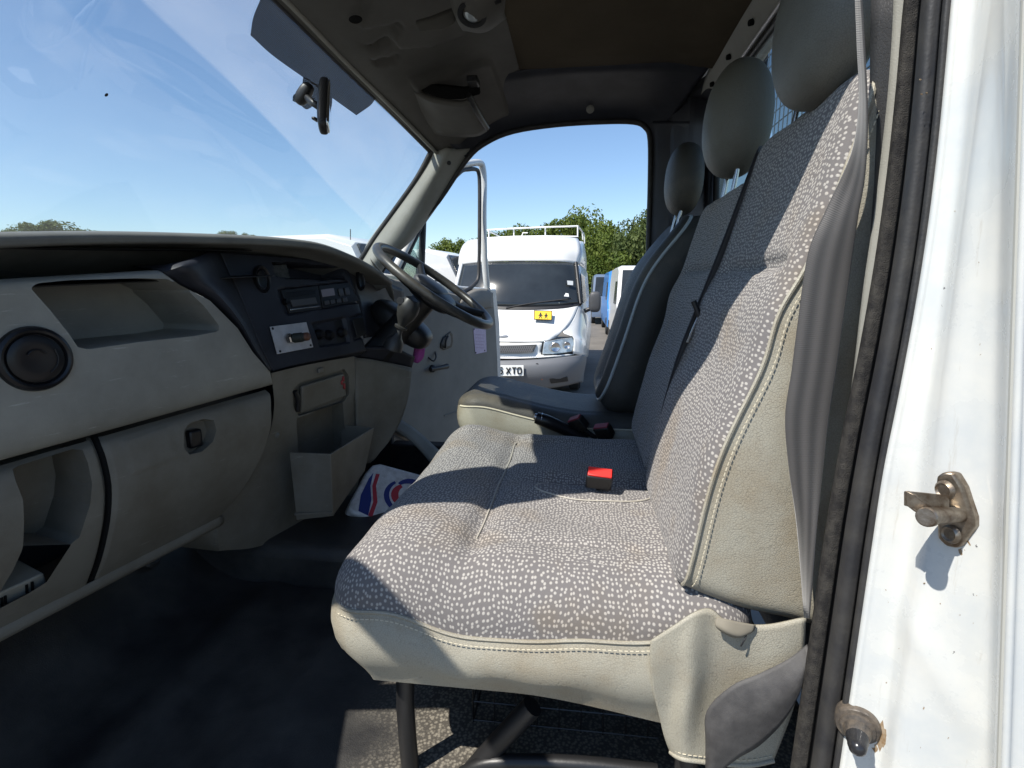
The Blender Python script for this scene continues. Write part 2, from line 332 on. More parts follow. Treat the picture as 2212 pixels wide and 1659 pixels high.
# dotted shade band: fine rows of black ceramic dots on clear glass
def dot_band():
    m = bpy.data.materials.new('dotted_shade_band'); m.use_nodes = True
    nt = m.node_tree; L = nt.links.new; N = nt.nodes.new
    b = nt.nodes['Principled BSDF']; b.inputs['Base Color'].default_value = (0.015, 0.015, 0.017, 1); b.inputs['Roughness'].default_value = 0.6
    tr = N('ShaderNodeBsdfTransparent'); uv = N('ShaderNodeUVMap')
    vo = N('ShaderNodeTexVoronoi'); vo.voronoi_dimensions = '2D'; vo.inputs['Scale'].default_value = 250; vo.inputs['Randomness'].default_value = 0.0
    L(uv.outputs[0], vo.inputs['Vector'])
    r = N('ShaderNodeMapRange'); r.inputs['From Min'].default_value = 0.53; r.inputs['From Max'].default_value = 0.60; L(vo.outputs['Distance'], r.inputs['Value'])
    ms = N('ShaderNodeMixShader'); L(r.outputs['Result'], ms.inputs[0]); L(b.outputs[0], ms.inputs[1]); L(tr.outputs[0], ms.inputs[2])
    L(ms.outputs[0], nt.nodes['Material Output'].inputs['Surface'])
    return m
M['band'] = dot_band()

# ------------------------------------------------------------------ builders
def thing(name, label, cat, loc=(0, 0, 0), group=None, kind=None):
    o = bpy.data.objects.new(name, None); COL.objects.link(o)
    o.location = Vector(loc); o.empty_display_size = 0.05
    o['label'] = label; o['category'] = cat
    if group: o['group'] = group
    if kind: o['kind'] = kind
    return o

def link(name, me, parent=None, label=None, kind=None):
    o = bpy.data.objects.new(name, me); COL.objects.link(o)
    if parent is not None:
        o.parent = parent
        o.matrix_parent_inverse = Matrix.Translation(-parent.location)      # meshes are modelled in place
    if label: o['label'] = label
    if kind: o['kind'] = kind
    return o

def finish(name, bm, m, parent=None, smooth=True, bevel=0.0, seg=2, label=None, kind=None, angle=40, subsurf=0):
    me = bpy.data.meshes.new(name)
    bm.normal_update(); bm.to_mesh(me); bm.free()
    for mm in (m if isinstance(m, (list, tuple)) else [m]): me.materials.append(mm)
    if smooth:
        for p in me.polygons: p.use_smooth = True
        try: me.set_sharp_from_angle(angle=math.radians(angle))
        except Exception: pass
    o = link(name, me, parent, label, kind)
    if bevel:
        b = o.modifiers.new('bevel', 'BEVEL'); b.width = bevel; b.segments = seg; b.limit_method = 'ANGLE'; b.angle_limit = math.radians(35)
    if subsurf:
        s = o.modifiers.new('subdivision', 'SUBSURF'); s.levels = subsurf; s.render_levels = subsurf
    return o

def spline(pts, n, closed=False):
    pts = [np.array(p, float) for p in pts]; k = len(pts); out = []
    if n <= 1: return pts
    segs = k if closed else k - 1
    for i in range(segs):
        p1, p2 = pts[i], pts[(i + 1) % k]
        p0 = pts[i - 1] if (i > 0 or closed) else 2 * p1 - p2
        p3 = pts[(i + 2) % k] if (i + 2 < k or closed) else 2 * p2 - p1
        for j in range(n):
            t = j / n
            out.append(0.5 * ((2 * p1) + (-p0 + p2) * t + (2 * p0 - 5 * p1 + 4 * p2 - p3) * t * t + (-p0 + 3 * p1 - 3 * p2 + p3) * t ** 3))
    if not closed: out.append(pts[-1])
    return out

def grid_mesh(bm, G, closed_u=False, closed_v=False, mi=0, mfun=None):
    nv, nu = len(G), len(G[0])
    V = [[bm.verts.new(tuple(p)) for p in r] for r in G]
    uvl = bm.loops.layers.uv.verify()
    ul = [0.0]; vl = [0.0]
    mid = G[nv // 2]
    for i in range(1, nu + 1): ul.append(ul[-1] + float(np.linalg.norm(np.array(mid[i % nu]) - np.array(mid[i - 1]))))
    mc = [r[nu // 2] for r in G]
    for i in range(1, nv + 1): vl.append(vl[-1] + float(np.linalg.norm(np.array(mc[i % nv]) - np.array(mc[i - 1]))))
    for j in range(nv if closed_v else nv - 1):
        for i in range(nu if closed_u else nu - 1):
            j2, i2 = (j + 1) % nv, (i + 1) % nu
            vs_ = [V[j][i], V[j][i2], V[j2][i2], V[j2][i]]
            if len(set(vs_)) < 4: continue
            f = bm.faces.new(vs_)
            f.material_index = mfun(j, i) if mfun else mi
            for l, (a, b) in zip(f.loops, ((i, j), (i + 1, j), (i + 1, j + 1), (i, j + 1))):
                l[uvl].uv = (ul[a], vl[b])
    return V

def patch(name, rows, m, parent=None, n=5, nr=None, thick=0.004, label=None, closed_u=False, closed_v=False, smooth=True, kind=None, angle=60, bump_fn=None):
    """smooth sheet through a net of points, given real thickness"""
    nr = nr or n
    A = [spline(r, n, closed_u) for r in rows]
    cols = list(zip(*A))
    B = [spline(c, nr, closed_v) for c in cols]
    G = [list(r) for r in zip(*B)]
    if bump_fn: G = [[bump_fn(np.array(p), i / max(1, len(r) - 1), j / max(1, len(G) - 1)) for i, p in enumerate(r)] for j, r in enumerate(G)]
    bm = bmesh.new(); grid_mesh(bm, G, closed_u, closed_v)
    o = finish(name, bm, m, parent, smooth, label=label, kind=kind, angle=angle)
    if thick:
        s = o.modifiers.new('thickness', 'SOLIDIFY'); s.thickness = thick; s.offset = 0.0; s.use_even_offset = False
    return o

def slab(name, pts, vec, m, parent=None, bevel=0.002, label=None, seg=2, smooth=True, kind=None):
    """flat outline with depth along vec"""
    bm = bmesh.new()
    a = [bm.verts.new(tuple(p)) for p in pts]
    b = [bm.verts.new(tuple(np.array(p) + np.array(vec))) for p in pts]
    k = len(pts)
    bm.faces.new(a); bm.faces.new(list(reversed(b)))
    for i in range(k): bm.faces.new((a[i], b[i], b[(i + 1) % k], a[(i + 1) % k]))
    bmesh.ops.recalc_face_normals(bm, faces=bm.faces)
    return finish(name, bm, m, parent, smooth, bevel=bevel, seg=seg, label=label, kind=kind, angle=35)

def tube_bm(bm, path, r, seg=10, closed=False, cap=True):
    path = [Vector(tuple(p)) for p in path]; k = len(path); rings = []
    rr = r if isinstance(r, (list, tuple)) else [r] * k
    up = None
    for i, p in enumerate(path):
        if closed: t = (path[(i + 1) % k] - path[i - 1])
        else: t = (path[min(i + 1, k - 1)] - path[max(i - 1, 0)])
        t.normalize()
        if up is None:
            up = Vector((0, 0, 1)) if abs(t.z) < 0.9 else Vector((1, 0, 0))
        a = t.cross(up)
        if a.length < 1e-6: a = t.orthogonal()
        a.normalize(); b = t.cross(a); b.normalize(); up = -b if (-b).dot(up) > 0 else b
        rings.append([bm.verts.new(p + a * math.cos(2 * math.pi * s / seg) * rr[i] + b * math.sin(2 * math.pi * s / seg) * rr[i]) for s in range(seg)])
    for i in range(k if closed else k - 1):
        A, B = rings[i], rings[(i + 1) % k]
        off = 0
        if closed and i == k - 1:
            off = min(range(seg), key=lambda q: sum((A[s].co - B[(s + q) % seg].co).length for s in range(seg)))
        for s in range(seg):
            bm.faces.new((A[s], A[(s + 1) % seg], B[(s + 1 + off) % seg], B[(s + off) % seg]))
    if cap and not closed:
        bm.faces.new(list(reversed(rings[0]))); bm.faces.new(rings[-1])

def tube(name, path, r, m, parent=None, n=4, seg=10, closed=False, label=None, smooth=True):
    p = spline(path, n, closed) if n > 1 else path
    if isinstance(r, (list, tuple)) and n > 1:
        r = [float(x[0]) for x in spline([(x,) for x in r], n, closed)]
    bm = bmesh.new(); tube_bm(bm, p, r, seg, closed); bmesh.ops.recalc_face_normals(bm, faces=bm.faces)
    return finish(name, bm, m, parent, smooth, label=label, angle=50)

def box_bm(bm, c, size, rot=None):
    mtx = Matrix.Translation(Vector(tuple(c))) @ (rot.to_4x4() if rot else Matrix.Identity(4)) @ Matrix.Diagonal((*size, 1))
    return bmesh.ops.create_cube(bm, size=1.0, matrix=mtx)['verts']

def box(name, c, size, m, parent=None, rot=None, bevel=0.003, label=None, seg=2):
    bm = bmesh.new(); box_bm(bm, c, size, rot)
    return finish(name, bm, m, parent, True, bevel=bevel, seg=seg, label=label, angle=35)

def frame_rot(z, x=(1, 0, 0)):
    z = Vector(tuple(z)).normalized(); x = Vector(tuple(x)); x = (x - z * x.dot(z)).normalized(); y = z.cross(x)
    return Matrix((x, y, z)).transposed()

def lathe(name, o, axis, prof, m, parent=None, seg=28, label=None, xdir=(1, 0, 0.01), sx=1.0, sy=1.0, smooth=True, angle=35):
    """profile (radius, height) turned about an axis"""
    R = frame_rot(axis, xdir); o = Vector(tuple(o)); bm = bmesh.new(); rings = []
    for r, h in prof:
        if r < 1e-6: rings.append([bm.verts.new(o + R @ Vector((0, 0, h)))])
        else: rings.append([bm.verts.new(o + R @ Vector((r * sx * math.cos(2 * math.pi * s / seg), r * sy * math.sin(2 * math.pi * s / seg), h))) for s in range(seg)])
    for A, B in zip(rings, rings[1:]):
        for s in range(seg):
            if len(A) == 1 and len(B) == 1: continue
            if len(A) == 1: bm.faces.new((A[0], B[(s + 1) % seg], B[s]))
            elif len(B) == 1: bm.faces.new((A[s], A[(s + 1) % seg], B[0]))
            else: bm.faces.new((A[s], A[(s + 1) % seg], B[(s + 1) % seg], B[s]))
    bmesh.ops.recalc_face_normals(bm, faces=bm.faces)
    return finish(name, bm, m, parent, smooth, label=label, angle=angle)

def egg(name, c, ax, m, parent=None, rot=None, p=2.4, label=None, n=(36, 24), taper=0.0):
    """superellipsoid cushion"""
    bm = bmesh.new(); c = Vector(tuple(c)); rot = rot or Matrix.Identity(3); rings = []
    def pw(v, e): return math.copysign(abs(v) ** e, v)
    e = 2.0 / p
    for j in range(n[1] + 1):
        ph = -math.pi / 2 + math.pi * j / n[1]; ring = []
        for i in range(n[0]):
            th = 2 * math.pi * i / n[0]
            k = 1 + taper * math.sin(ph)
            v = Vector((ax[0] * pw(math.cos(ph), e) * pw(math.cos(th), e) * k, ax[1] * pw(math.cos(ph), e) * pw(math.sin(th), e) * k, ax[2] * pw(math.sin(ph), e)))
            ring.append(c + rot @ v)
        rings.append(ring)
    V = [[bm.verts.new(q) for q in r] for r in rings[1:-1]]
    b = bm.verts.new(rings[0][0]); t = bm.verts.new(rings[-1][0]); k = n[0]
    for A, B in zip(V, V[1:]):
        for s in range(k): bm.faces.new((A[s], A[(s + 1) % k], B[(s + 1) % k], B[s]))
    for s in range(k):
        bm.faces.new((b, V[0][(s + 1) % k], V[0][s])); bm.faces.new((t, V[-1][s], V[-1][(s + 1) % k]))
    return finish(name, bm, m, parent, True, label=label, angle=80)

def padded(name, O, ex, ey, ez, w, h, r, zf, mats, parent=None, mfun=None, label=None, step=0.012, corner=(1, 1, 1, 1), uvs=(1, 1)):
    """upholstered face: rounded rectangle w x h in the frame (ex, ey), height zf(a, b, d) along ez; d = distance from the edge"""
    O, ex, ey, ez = (np.array(v, float) for v in (O, ex, ey, ez))
    edge = [0, .0015, .004, .008, .013, .02, .028, .037, .048, .06]
    def axis(L):
        inner = [edge[-1] + (L - 2 * edge[-1]) * i / max(1, int((L - .12) / step)) for i in range(1, int((L - .12) / step))]
        return edge + inner + [L - e for e in reversed(edge)]
    A, B = axis(w), axis(h)
    bm = bmesh.new(); uvl = bm.loops.layers.uv.verify(); V = []; UV = {}; AB = {}
    for b in B:
        row = []
        for a in A:
            na, nb = a, b; da, db = min(a, w - a), min(b, h - b); d = min(da, db)
            ia, ib = (0 if a < w / 2 else 1), (0 if b < h / 2 else 1)
            rc = r * corner[ia + 2 * ib]
            if da < rc and db < rc:
                dx, dy = rc - da, rc - db; mm = max(dx, dy); l = math.hypot(dx, dy)
                dx, dy = dx / l * mm, dy / l * mm; d = rc - mm
                na = rc - dx if ia == 0 else w - rc + dx; nb = rc - dy if ib == 0 else h - rc + dy
            z = zf(na, nb, d)
            v = bm.verts.new(tuple(O + ex * na + ey * nb + ez * z)); row.append(v)
            AB[v] = (na, nb)
        V.append(row)
    ci, cj = len(A) // 2, len(B) // 2; U_, W_ = {}, {}
    for row in V:
        s_ = row[ci].co; U_[row[ci]] = w / 2
        for i in range(ci + 1, len(A)): U_[row[i]] = U_[row[i - 1]] + (row[i].co - row[i - 1].co).length
        for i in range(ci - 1, -1, -1): U_[row[i]] = U_[row[i + 1]] - (row[i].co - row[i + 1].co).length
    for i in range(len(A)):
        W_[V[cj][i]] = h / 2
        for j in range(cj + 1, len(B)): W_[V[j][i]] = W_[V[j - 1][i]] + (V[j][i].co - V[j - 1][i].co).length
        for j in range(cj - 1, -1, -1): W_[V[j][i]] = W_[V[j + 1][i]] - (V[j][i].co - V[j + 1][i].co).length
    for v in U_: UV[v] = (U_[v] * uvs[0], W_[v] * uvs[1])
    for j in range(len(B) - 1):
        for i in range(len(A) - 1):
            f = bm.faces.new((V[j][i], V[j][i + 1], V[j + 1][i + 1], V[j + 1][i]))
            if mfun:
                ca = sum(AB[v][0] for v in f.verts) / 4; cb = sum(AB[v][1] for v in f.verts) / 4; f.material_index = mfun(ca, cb)
            for l in f.loops: l[uvl].uv = UV[l.vert]
    loop = [v.co.copy() for v in V[0]] + [V[j][-1].co.copy() for j in range(1, len(B))] + [v.co.copy() for v in reversed(V[-1][:-1])] + [V[j][0].co.copy() for j in range(len(B) - 2, 0, -1)]
    bmesh.ops.recalc_face_normals(bm, faces=bm.faces)
    o = finish(name, bm, mats, parent, True, label=label, angle=80)
    return o, [np.array(v) for v in loop]

def carve(name, rows, m, outlines, parent=None, n=5, nr=None, thick=.004, bump_fn=None, label=None, angle=40, bevel=.0016):
    """sheet with crisp recesses: outlines = [(outline as seen, depth vector)]"""
    nr = nr or n
    A = [spline(r, n) for r in rows]; B = [spline(c, nr) for c in zip(*A)]
    G = [[np.array(p) for p in r] for r in zip(*B)]
    nj, ni = len(G), len(G[0])
    if bump_fn: G = [[bump_fn(p, i / (ni - 1), j / (nj - 1)) for i, p in enumerate(r)] for j, r in enumerate(G)]
    tag = np.full((nj, ni), -1)
    for k, (poly, dv) in enumerate(outlines):
        xs, ys = [p[0] for p in poly], [p[1] for p in poly]
        px = [[pix(p) for p in r] for r in G]
        sd = np.full((nj, ni), -999.0)
        for j in range(nj):
            for i in range(ni):
                x, y = px[j][i]
                if min(xs) - 40 < x < max(xs) + 40 and min(ys) - 40 < y < max(ys) + 40: sd[j, i] = poly_sd(x, y, poly)
        mv = set()
        for j in range(nj):
            for i in range(ni):
                for j2, i2 in ((j, i + 1), (j + 1, i), (j + 1, i + 1), (j + 1, i - 1)):
                    if j2 < nj and 0 <= i2 < ni and sd[j, i] * sd[j2, i2] < 0 and max(abs(sd[j, i]), abs(sd[j2, i2])) < 60:
                        mv.add((j, i) if abs(sd[j, i]) < abs(sd[j2, i2]) else (j2, i2))
        for j, i in mv:
            x, y = px[j][i]; best = None
            for a in range(len(poly)):
                x1, y1 = poly[a]; x2, y2 = poly[(a + 1) % len(poly)]
                t = max(0, min(1, ((x - x1) * (x2 - x1) + (y - y1) * (y2 - y1)) / ((x2 - x1) ** 2 + (y2 - y1) ** 2 + 1e-12)))
                q = (x1 + t * (x2 - x1), y1 + t * (y2 - y1)); d = math.hypot(x - q[0], y - q[1])
                if best is None or d < best[0]: best = (d, q)
            old = G[j][i].copy(); nb = G[j][i + 1 if i + 1 < ni else i - 1] - old; nc = G[j + 1 if j + 1 < nj else j - 1][i] - old
            nn = np.cross(nb, nc)
            try: G[j][i] = PP(best[1][0], best[1][1], old, nn)
            except Exception: pass
            if not np.isfinite(G[j][i]).all() or np.linalg.norm(G[j][i] - old) > .05: G[j][i] = old
            sd[j, i] = 0
        tag[sd > 0] = k
        for j in range(nj - 1):
            for i in range(ni - 1):
                c4 = ((j, i), (j, i + 1), (j + 1, i + 1), (j + 1, i))
                if all(sd[c] == 0 for c in c4):
                    cx = sum(pix(G[a][b])[0] for a, b in c4) / 4; cy = sum(pix(G[a][b])[1] for a, b in c4) / 4
                    if poly_sd(cx, cy, poly) > 0: tag[j, i] = tag[j, i] if tag[j, i] >= 0 else -2 - k
    bm = bmesh.new(); V = [[bm.verts.new(tuple(p)) for p in r] for r in G]; low = {}
    def dn_(j, i, k):
        if (j, i, k) not in low: low[(j, i, k)] = bm.verts.new(tuple(G[j][i] + np.array(outlines[k][1])))
        return low[(j, i, k)]
    fk = {}
    for j in range(nj - 1):
        for i in range(ni - 1):
            c4 = ((j, i), (j, i + 1), (j + 1, i + 1), (j + 1, i))
            ks = [tag[c] for c in c4 if tag[c] >= 0]
            k = ks[0] if ks else (-2 - tag[j, i] if tag[j, i] <= -2 else -1)
            fk[(j, i)] = k
            if k < 0: bm.faces.new([V[a][b] for a, b in c4])
            elif outlines[k][1] is None: continue
            else: bm.faces.new([dn_(a, b, k) for a, b in c4])
    for j in range(nj - 1):
        for i in range(ni - 1):
            k = fk[(j, i)]
            if k < 0 or outlines[k][1] is None: continue
            for (dj, di), (a, b) in (((-1, 0), ((j, i), (j, i + 1))), ((1, 0), ((j + 1, i + 1), (j + 1, i))), ((0, -1), ((j + 1, i), (j, i))), ((0, 1), ((j, i + 1), (j + 1, i + 1)))):
                if fk.get((j + dj, i + di), k) != k:
                    bm.faces.new((V[a[0]][a[1]], V[b[0]][b[1]], dn_(*b, k), dn_(*a, k)))
    for v in [v for v in bm.verts if not v.link_faces]: bm.verts.remove(v)
    bmesh.ops.recalc_face_normals(bm, faces=bm.faces)
    o = finish(name, bm, m, parent, True, label=label, angle=angle)
    if bevel:
        bv = o.modifiers.new('bevel', 'BEVEL'); bv.width = bevel; bv.segments = 2; bv.limit_method = 'ANGLE'; bv.angle_limit = math.radians(50)
    if thick:
        s = o.modifiers.new('thickness', 'SOLIDIFY'); s.thickness = thick; s.offset = 0.0
    return o

def stitches(name, path, off, m, parent, step=0.0085, r=0.0009):
    bm = bmesh.new(); L = 0.0; pts = [np.array(p, float) + np.array(off) for p in path]
    d = [0.0]
    for a, b in zip(pts, pts[1:]): d.append(d[-1] + float(np.linalg.norm(b - a)))
    def at(s):
        s = min(max(s, 0), d[-1])
        for i in range(len(d) - 1):
            if s <= d[i + 1]:
                t = (s - d[i]) / max(1e-9, d[i + 1] - d[i]); return pts[i] * (1 - t) + pts[i + 1] * t
        return pts[-1]
    s = 0.0
    while s < d[-1]:
        tube_bm(bm, [at(s), at(s + step * 0.62)], r, 5); s += step
    return finish(name, bm, m, parent, True, kind='stuff')
def qd(d, R, H):
    """quarter-ellipse roll-off at a padded edge"""
    if d >= R: return 0.0
    return -H * (1 - math.sqrt(max(0.0, 1 - (1 - d / R) ** 2)))
def gs(x, c, w): return math.exp(-((x - c) / w) ** 2)

def pix(p):
    v = np.array(p, float) - EYE; k = v @ _F
    return 1106 + 1150 * (v @ _R) / k, 829.5 - 1150 * (v @ _U) / k
def poly_sd(x, y, poly):
    """signed distance to an outline, positive inside"""
    ins = False; best = 1e9; k = len(poly)
    for i in range(k):
        x1, y1 = poly[i]; x2, y2 = poly[(i + 1) % k]
        if (y1 > y) != (y2 > y) and x < (x2 - x1) * (y - y1) / (y2 - y1 + 1e-12) + x1: ins = not ins
        t = max(0, min(1, ((x - x1) * (x2 - x1) + (y - y1) * (y2 - y1)) / ((x2 - x1) ** 2 + (y2 - y1) ** 2 + 1e-12)))
        best = min(best, math.hypot(x - x1 - t * (x2 - x1), y - y1 - t * (y2 - y1)))
    return best if ins else -best
def step(x, w): return 0.0 if x <= 0 else 1.0 if x >= w else (x / w) ** 2 * (3 - 2 * x / w)
def Q(l, Y): return [P(x, y, Y) for x, y in l]
def A3(v): return np.array(v, float)

FLOOR = -0.92
# ================================================================== GROUND
bm = bmesh.new()
for x0, x1, y0, y1 in ((-900, 900, -400, 1500),):
    bm.faces.new([bm.verts.new(v) for v in ((x0, y0, 0), (x1, y0, 0), (x1, y1, 0), (x0, y1, 0))])
g = finish('ground', bm, M['asphalt'], None, False); g['kind'] = 'structure'; g['label'] = 'dusty pale yard surface the vans are parked on'

# ================================================================== THE CAB SHELL
cab = thing('van_cab', 'open cab of a white van seen through its passenger doorway, with roof, pillars and floor', 'van', W(-0.1, 1.5, FLOOR))
# floor with toe board
prof = [(-1.34, -0.20), (-1.31, -0.45), (-1.24, -0.70), (-1.12, -0.86), (-0.95, -0.915), (-0.7, FLOOR), (-0.2, FLOOR), (0.2, FLOOR), (0.50, FLOOR)]
def floor_bump(p, u, v):
    x, y, z = p[0], p[1], p[2] - CAM_Z
    q = p.copy()
    q[2] += 0.010 * math.sin(x * 9 + y * 3) * math.sin(y * 7) + 0.022 * gs(x, -0.62 + 0.1 * (y - 1), 0.035) * step(1.6 - y, .2)
    q[2] += 0.02 * gs(x, -0.9, 0.05)
    return q
patch('cab_floor', [[W(x, y, z) for y in (0.66, 0.95, 1.3, 1.7, 2.05, 2.36)] for x, z in prof], M['floor'], cab, n=8, thick=0.012, bump_fn=floor_bump)
box('engine_cover', W(-0.93, 1.62, -0.86), (0.66, 0.44, 0.16), M['floor'], cab, bevel=0.04, seg=4)
box('floor_step', W(-0.15, 1.55, FLOOR + 0.03), (0.10, 1.0, 0.06), M['floor'], cab, bevel=0.02)
c = PZ(402, 1388, FLOOR + 0.02)
lathe('floor_boss', c - A3((0, 0, 0.03)), (0, 0, 1), [(0.0, 0.008), (0.018, 0.008), (0.022, 0.018), (0.032, 0.022), (0.04, 0.012), (0.048, 0)], M['floor'], cab)
c = PZ(385, 1235, -0.86)
lathe('floor_plug', W(-1.19, 1.26, -0.765), (0.8, 0, 0.6), [(0, 0.010), (0.02, 0.008), (0.028, 0)], M['floor'], cab)
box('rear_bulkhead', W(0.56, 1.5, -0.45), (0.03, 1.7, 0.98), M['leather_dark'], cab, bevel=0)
# ---- near side door frame: front pillar, corner gusset and roof rail in one pressing
inner = [(-1.12, .66, -.08), (-1.0, .66, .09), (-.88, .69, .28), (-.78, .75, .45), (-.66, .84, .60), (-.2, .86, .69), (.40, .86, .69)]
outer = [(-.98, .60, -.08), (-.86, .60, .15), (-.74, .60, .33), (-.62, .62, .46), (-.48, .66, .56), (-.2, .69, .60), (.36, .69, .60)]
mid = [tuple((A3(a) + A3(b)) / 2 + A3((-.02, -.035, .03))) for a, b in zip(inner, outer)]
patch('door_frame', [[W(*p) for p in r] for r in (outer, mid, inner)], M['white'], cab, n=5, thick=0.02)
low = [(-1.14, .60, -1.15), (-1.10, .60, -.6), (-.98, .60, -.08)]
patch('front_wing', [[W(*p) for p in low], [W(p[0] - .22, .66, p[2]) for p in low]], M['white'], cab, n=5, thick=0.02)
# ---- windscreen
top = [(-.66, .84, .60), (-.715, 1.0, .655), (-.722, 1.31, .662), (-.712, 1.65, .642), (-.672, 2.0, .600), (-.625, 2.29, .545)]
bot = [(-1.14, .66, -.10), (-1.22, 1.0, -.10), (-1.27, 1.31, -.10), (-1.27, 1.65, -.10), (-1.20, 2.0, -.10), (-1.07, 2.30, -.10)]
rowsW = []
for k in range(5):
    t = k / 4
    rowsW.append([W(*(A3(a) * (1 - t) + A3(b) * t + A3((-.028, 0, .02)) * math.sin(math.pi * t))) for a, b in zip(top, bot)])
for k, p in enumerate([(-.66, .84, .60), (-.80, .74, .42), (-.92, .68, .22), (-1.04, .66, .04), (-1.14, .66, -.10)]): rowsW[k][0] = W(*p)
for k, (px, py) in enumerate([(936, 310), (897, 385), (846, 458), (802, 520), (735, 625)]): rowsW[k][-1] = P(px, py, 2.31)
screen = patch('windscreen', rowsW, M['screen'], cab, n=8, thick=0)
# a place on the glass along a sight line
def sampler(rows, n=10):
    g = [spline(r, n) for r in rows]; g = [list(r) for r in zip(*[spline(c, n) for c in zip(*g)])]
    f = np.array([p for r in g for p in r]); q = np.array([pix(p) for p in f])
    def at(px, py, off=0.0):
        d = np.hypot(q[:, 0] - px, q[:, 1] - py); i = np.argsort(d)[:6]; w = 1 / (d[i] + .5)
        return P(px, py, float((f[i, 1] * w).sum() / w.sum()) - off)
    return at
on_screen = sampler(rowsW)
# dotted shade band behind the mirror foot
def quadrows(L, R, n, f): return [[f(*(A3(a) * (1 - i / n) + A3(b) * i / n)) for i in range(n + 1)] for a, b in zip(L, R)]
bl = [(560, -70), (541, 62), (549, 80)]
band_rows = [
    [(580, -40), (640, 22), (720, 95), (800, 168), (880, 246)],
    [(562, -10), (625, 58), (705, 128), (785, 190), (862, 246)],
    [(548, 42), (606, 104), (690, 165), (768, 214), (826, 250)],
    [(538, 68), (590, 118), (672, 178), (752, 225), (796, 247)],
]
band_rows[3] = [(541, 76), (592, 122), (668, 176), (735, 224), (770, 249)]
band_rows[2] = [(547, 38), (610, 98), (692, 158), (766, 208), (800, 228)]
band_rows[1] = [(562, 0), (628, 62), (710, 128), (790, 190), (815, 212)]
band_rows[0] = [(578, -40), (640, 22), (722, 95), (805, 168), (850, 205)]
patch('shade_band', [[on_screen(x, y, .004) for x, y in r] for r in band_rows], M['band'], screen, n=6, thick=0)
patch('shade_band', [[on_screen(x, y, .004) for x, y in r] for r in ([(655, 165), (690, 185)], [(650, 195), (692, 212)], [(634, 205), (665, 236)], [(632, 218), (648, 226)])], M['band'], screen, n=4, thick=0)
# black border of the glass, far edge
edge = [rowsW[k][-1] + A3((0.012, -0.012, 0)) for k in range(5)]
tube('screen_seal', edge, 0.011, M['rubber'], cab, n=5, seg=8)
tube('screen_seal', [W(*(A3(p) + A3((-.004, 0, .004)))) for p in top], 0.010, M['rubber'], cab, n=5, seg=8)
# ---- far front pillar trim
rowsP = []
for blk, b1, b2, dk in [((936, 312), (944, 316), (985, 322), (1030, 318)), ((922, 352), (930, 354), (964, 362), (1004, 352)), ((862, 437), (871, 438), (921, 442), (948, 437)), ((802, 516), (812, 517), (873, 521), (892, 512)), ((778, 560), (786, 562), (828, 566), (842, 562)), ((722, 640), (730, 645), (774, 650), (790, 645))]:
    y0 = 2.30
    rowsP.append([P(*blk, 2.315), P(*b1, 2.30), P((b1[0] + b2[0]) / 2, (b1[1] + b2[1]) / 2, 2.275), P(*b2, 2.30), P(*dk, 2.37)])
patch('front_pillar', rowsP, M['dash_light'], cab, n=6, thick=0.012)
c = P(1045 - 75, 352, 2.285)
lathe('trim_clip', c, (0.2, -1, 0), [(0, .004), (.006, .004), (.009, 0)], M['black'], cab, seg=12)
# ---- far side doorway: sealing rubber, roof rail, rear pillar
ap = [(790, 645), (842, 562), (892, 500), (948, 436), (1010, 345), (1052, 309), (1110, 285), (1200, 271), (1300, 264.5), (1368, 265), (1394, 277), (1404, 305), (1404, 400), (1401, 500), (1398, 620), (1394, 760), (1388, 900)]
apw = [P(x, y, 2.365) for x, y in ap]
tube('door_seal', [p + A3((0, -.012, 0)) for p in apw], 0.0115, M['rubber'], cab, n=4, seg=8)
rail = [apw[4], apw[5], apw[6], apw[7], apw[8], apw[9], apw[10], apw[11]]
up1 = [P(985, 322, 2.30), W(-.50, 2.27, .655), W(-.34, 2.27, .675), W(-.12, 2.28, .70), W(.06, 2.28, .705), W(.2, 2.28, .70), W(.30, 2.28, .68), W(.36, 2.27, .655)]
up2 = [W(-.60, 2.16, .60), W(-.50, 2.05, .70), W(-.33, 2.02, .725), W(-.12, 2.0, .738), W(.06, 2.0, .738), W(.22, 2.0, .738), W(.34, 2.0, .735), W(.42, 2.0, .72)]
patch('roof_rail', [rail, up1, up2], M['navy'], cab, n=5, thick=0.012)
lathe('trim_clip', P(1275, 236, 2.29), (0, -.8, -.5), [(0, .004), (.012, .004), (.016, 0)], M['dash_light'], cab, seg=14)
pil = []
for py, xs in ((262, (1392, 1418, 1462, 1515)), (300, (1406, 1424, 1468, 1520)), (400, (1405, 1424, 1470, 1525)), (520, (1402, 1420, 1468, 1525)), (700, (1398, 1416, 1465, 1520)), (900, (1390, 1410, 1460, 1515))):
    pil.append([P(xs[0], py, 2.365), P(xs[1], py, 2.33), P(xs[2], py, 2.27), P(xs[3], py, 2.16)])
patch('rear_pillar', pil, M['navy'], cab, n=5, thick=0.012)
patch('rear_pillar', [[W(.285, 2.37, .70), W(.285, 2.37, 0), W(.27, 2.37, -1.0)], [W(.60, 2.42, .70), W(.60, 2.42, 0), W(.60, 2.42, -1.0)]], M['white'], cab, n=4, thick=0.02)
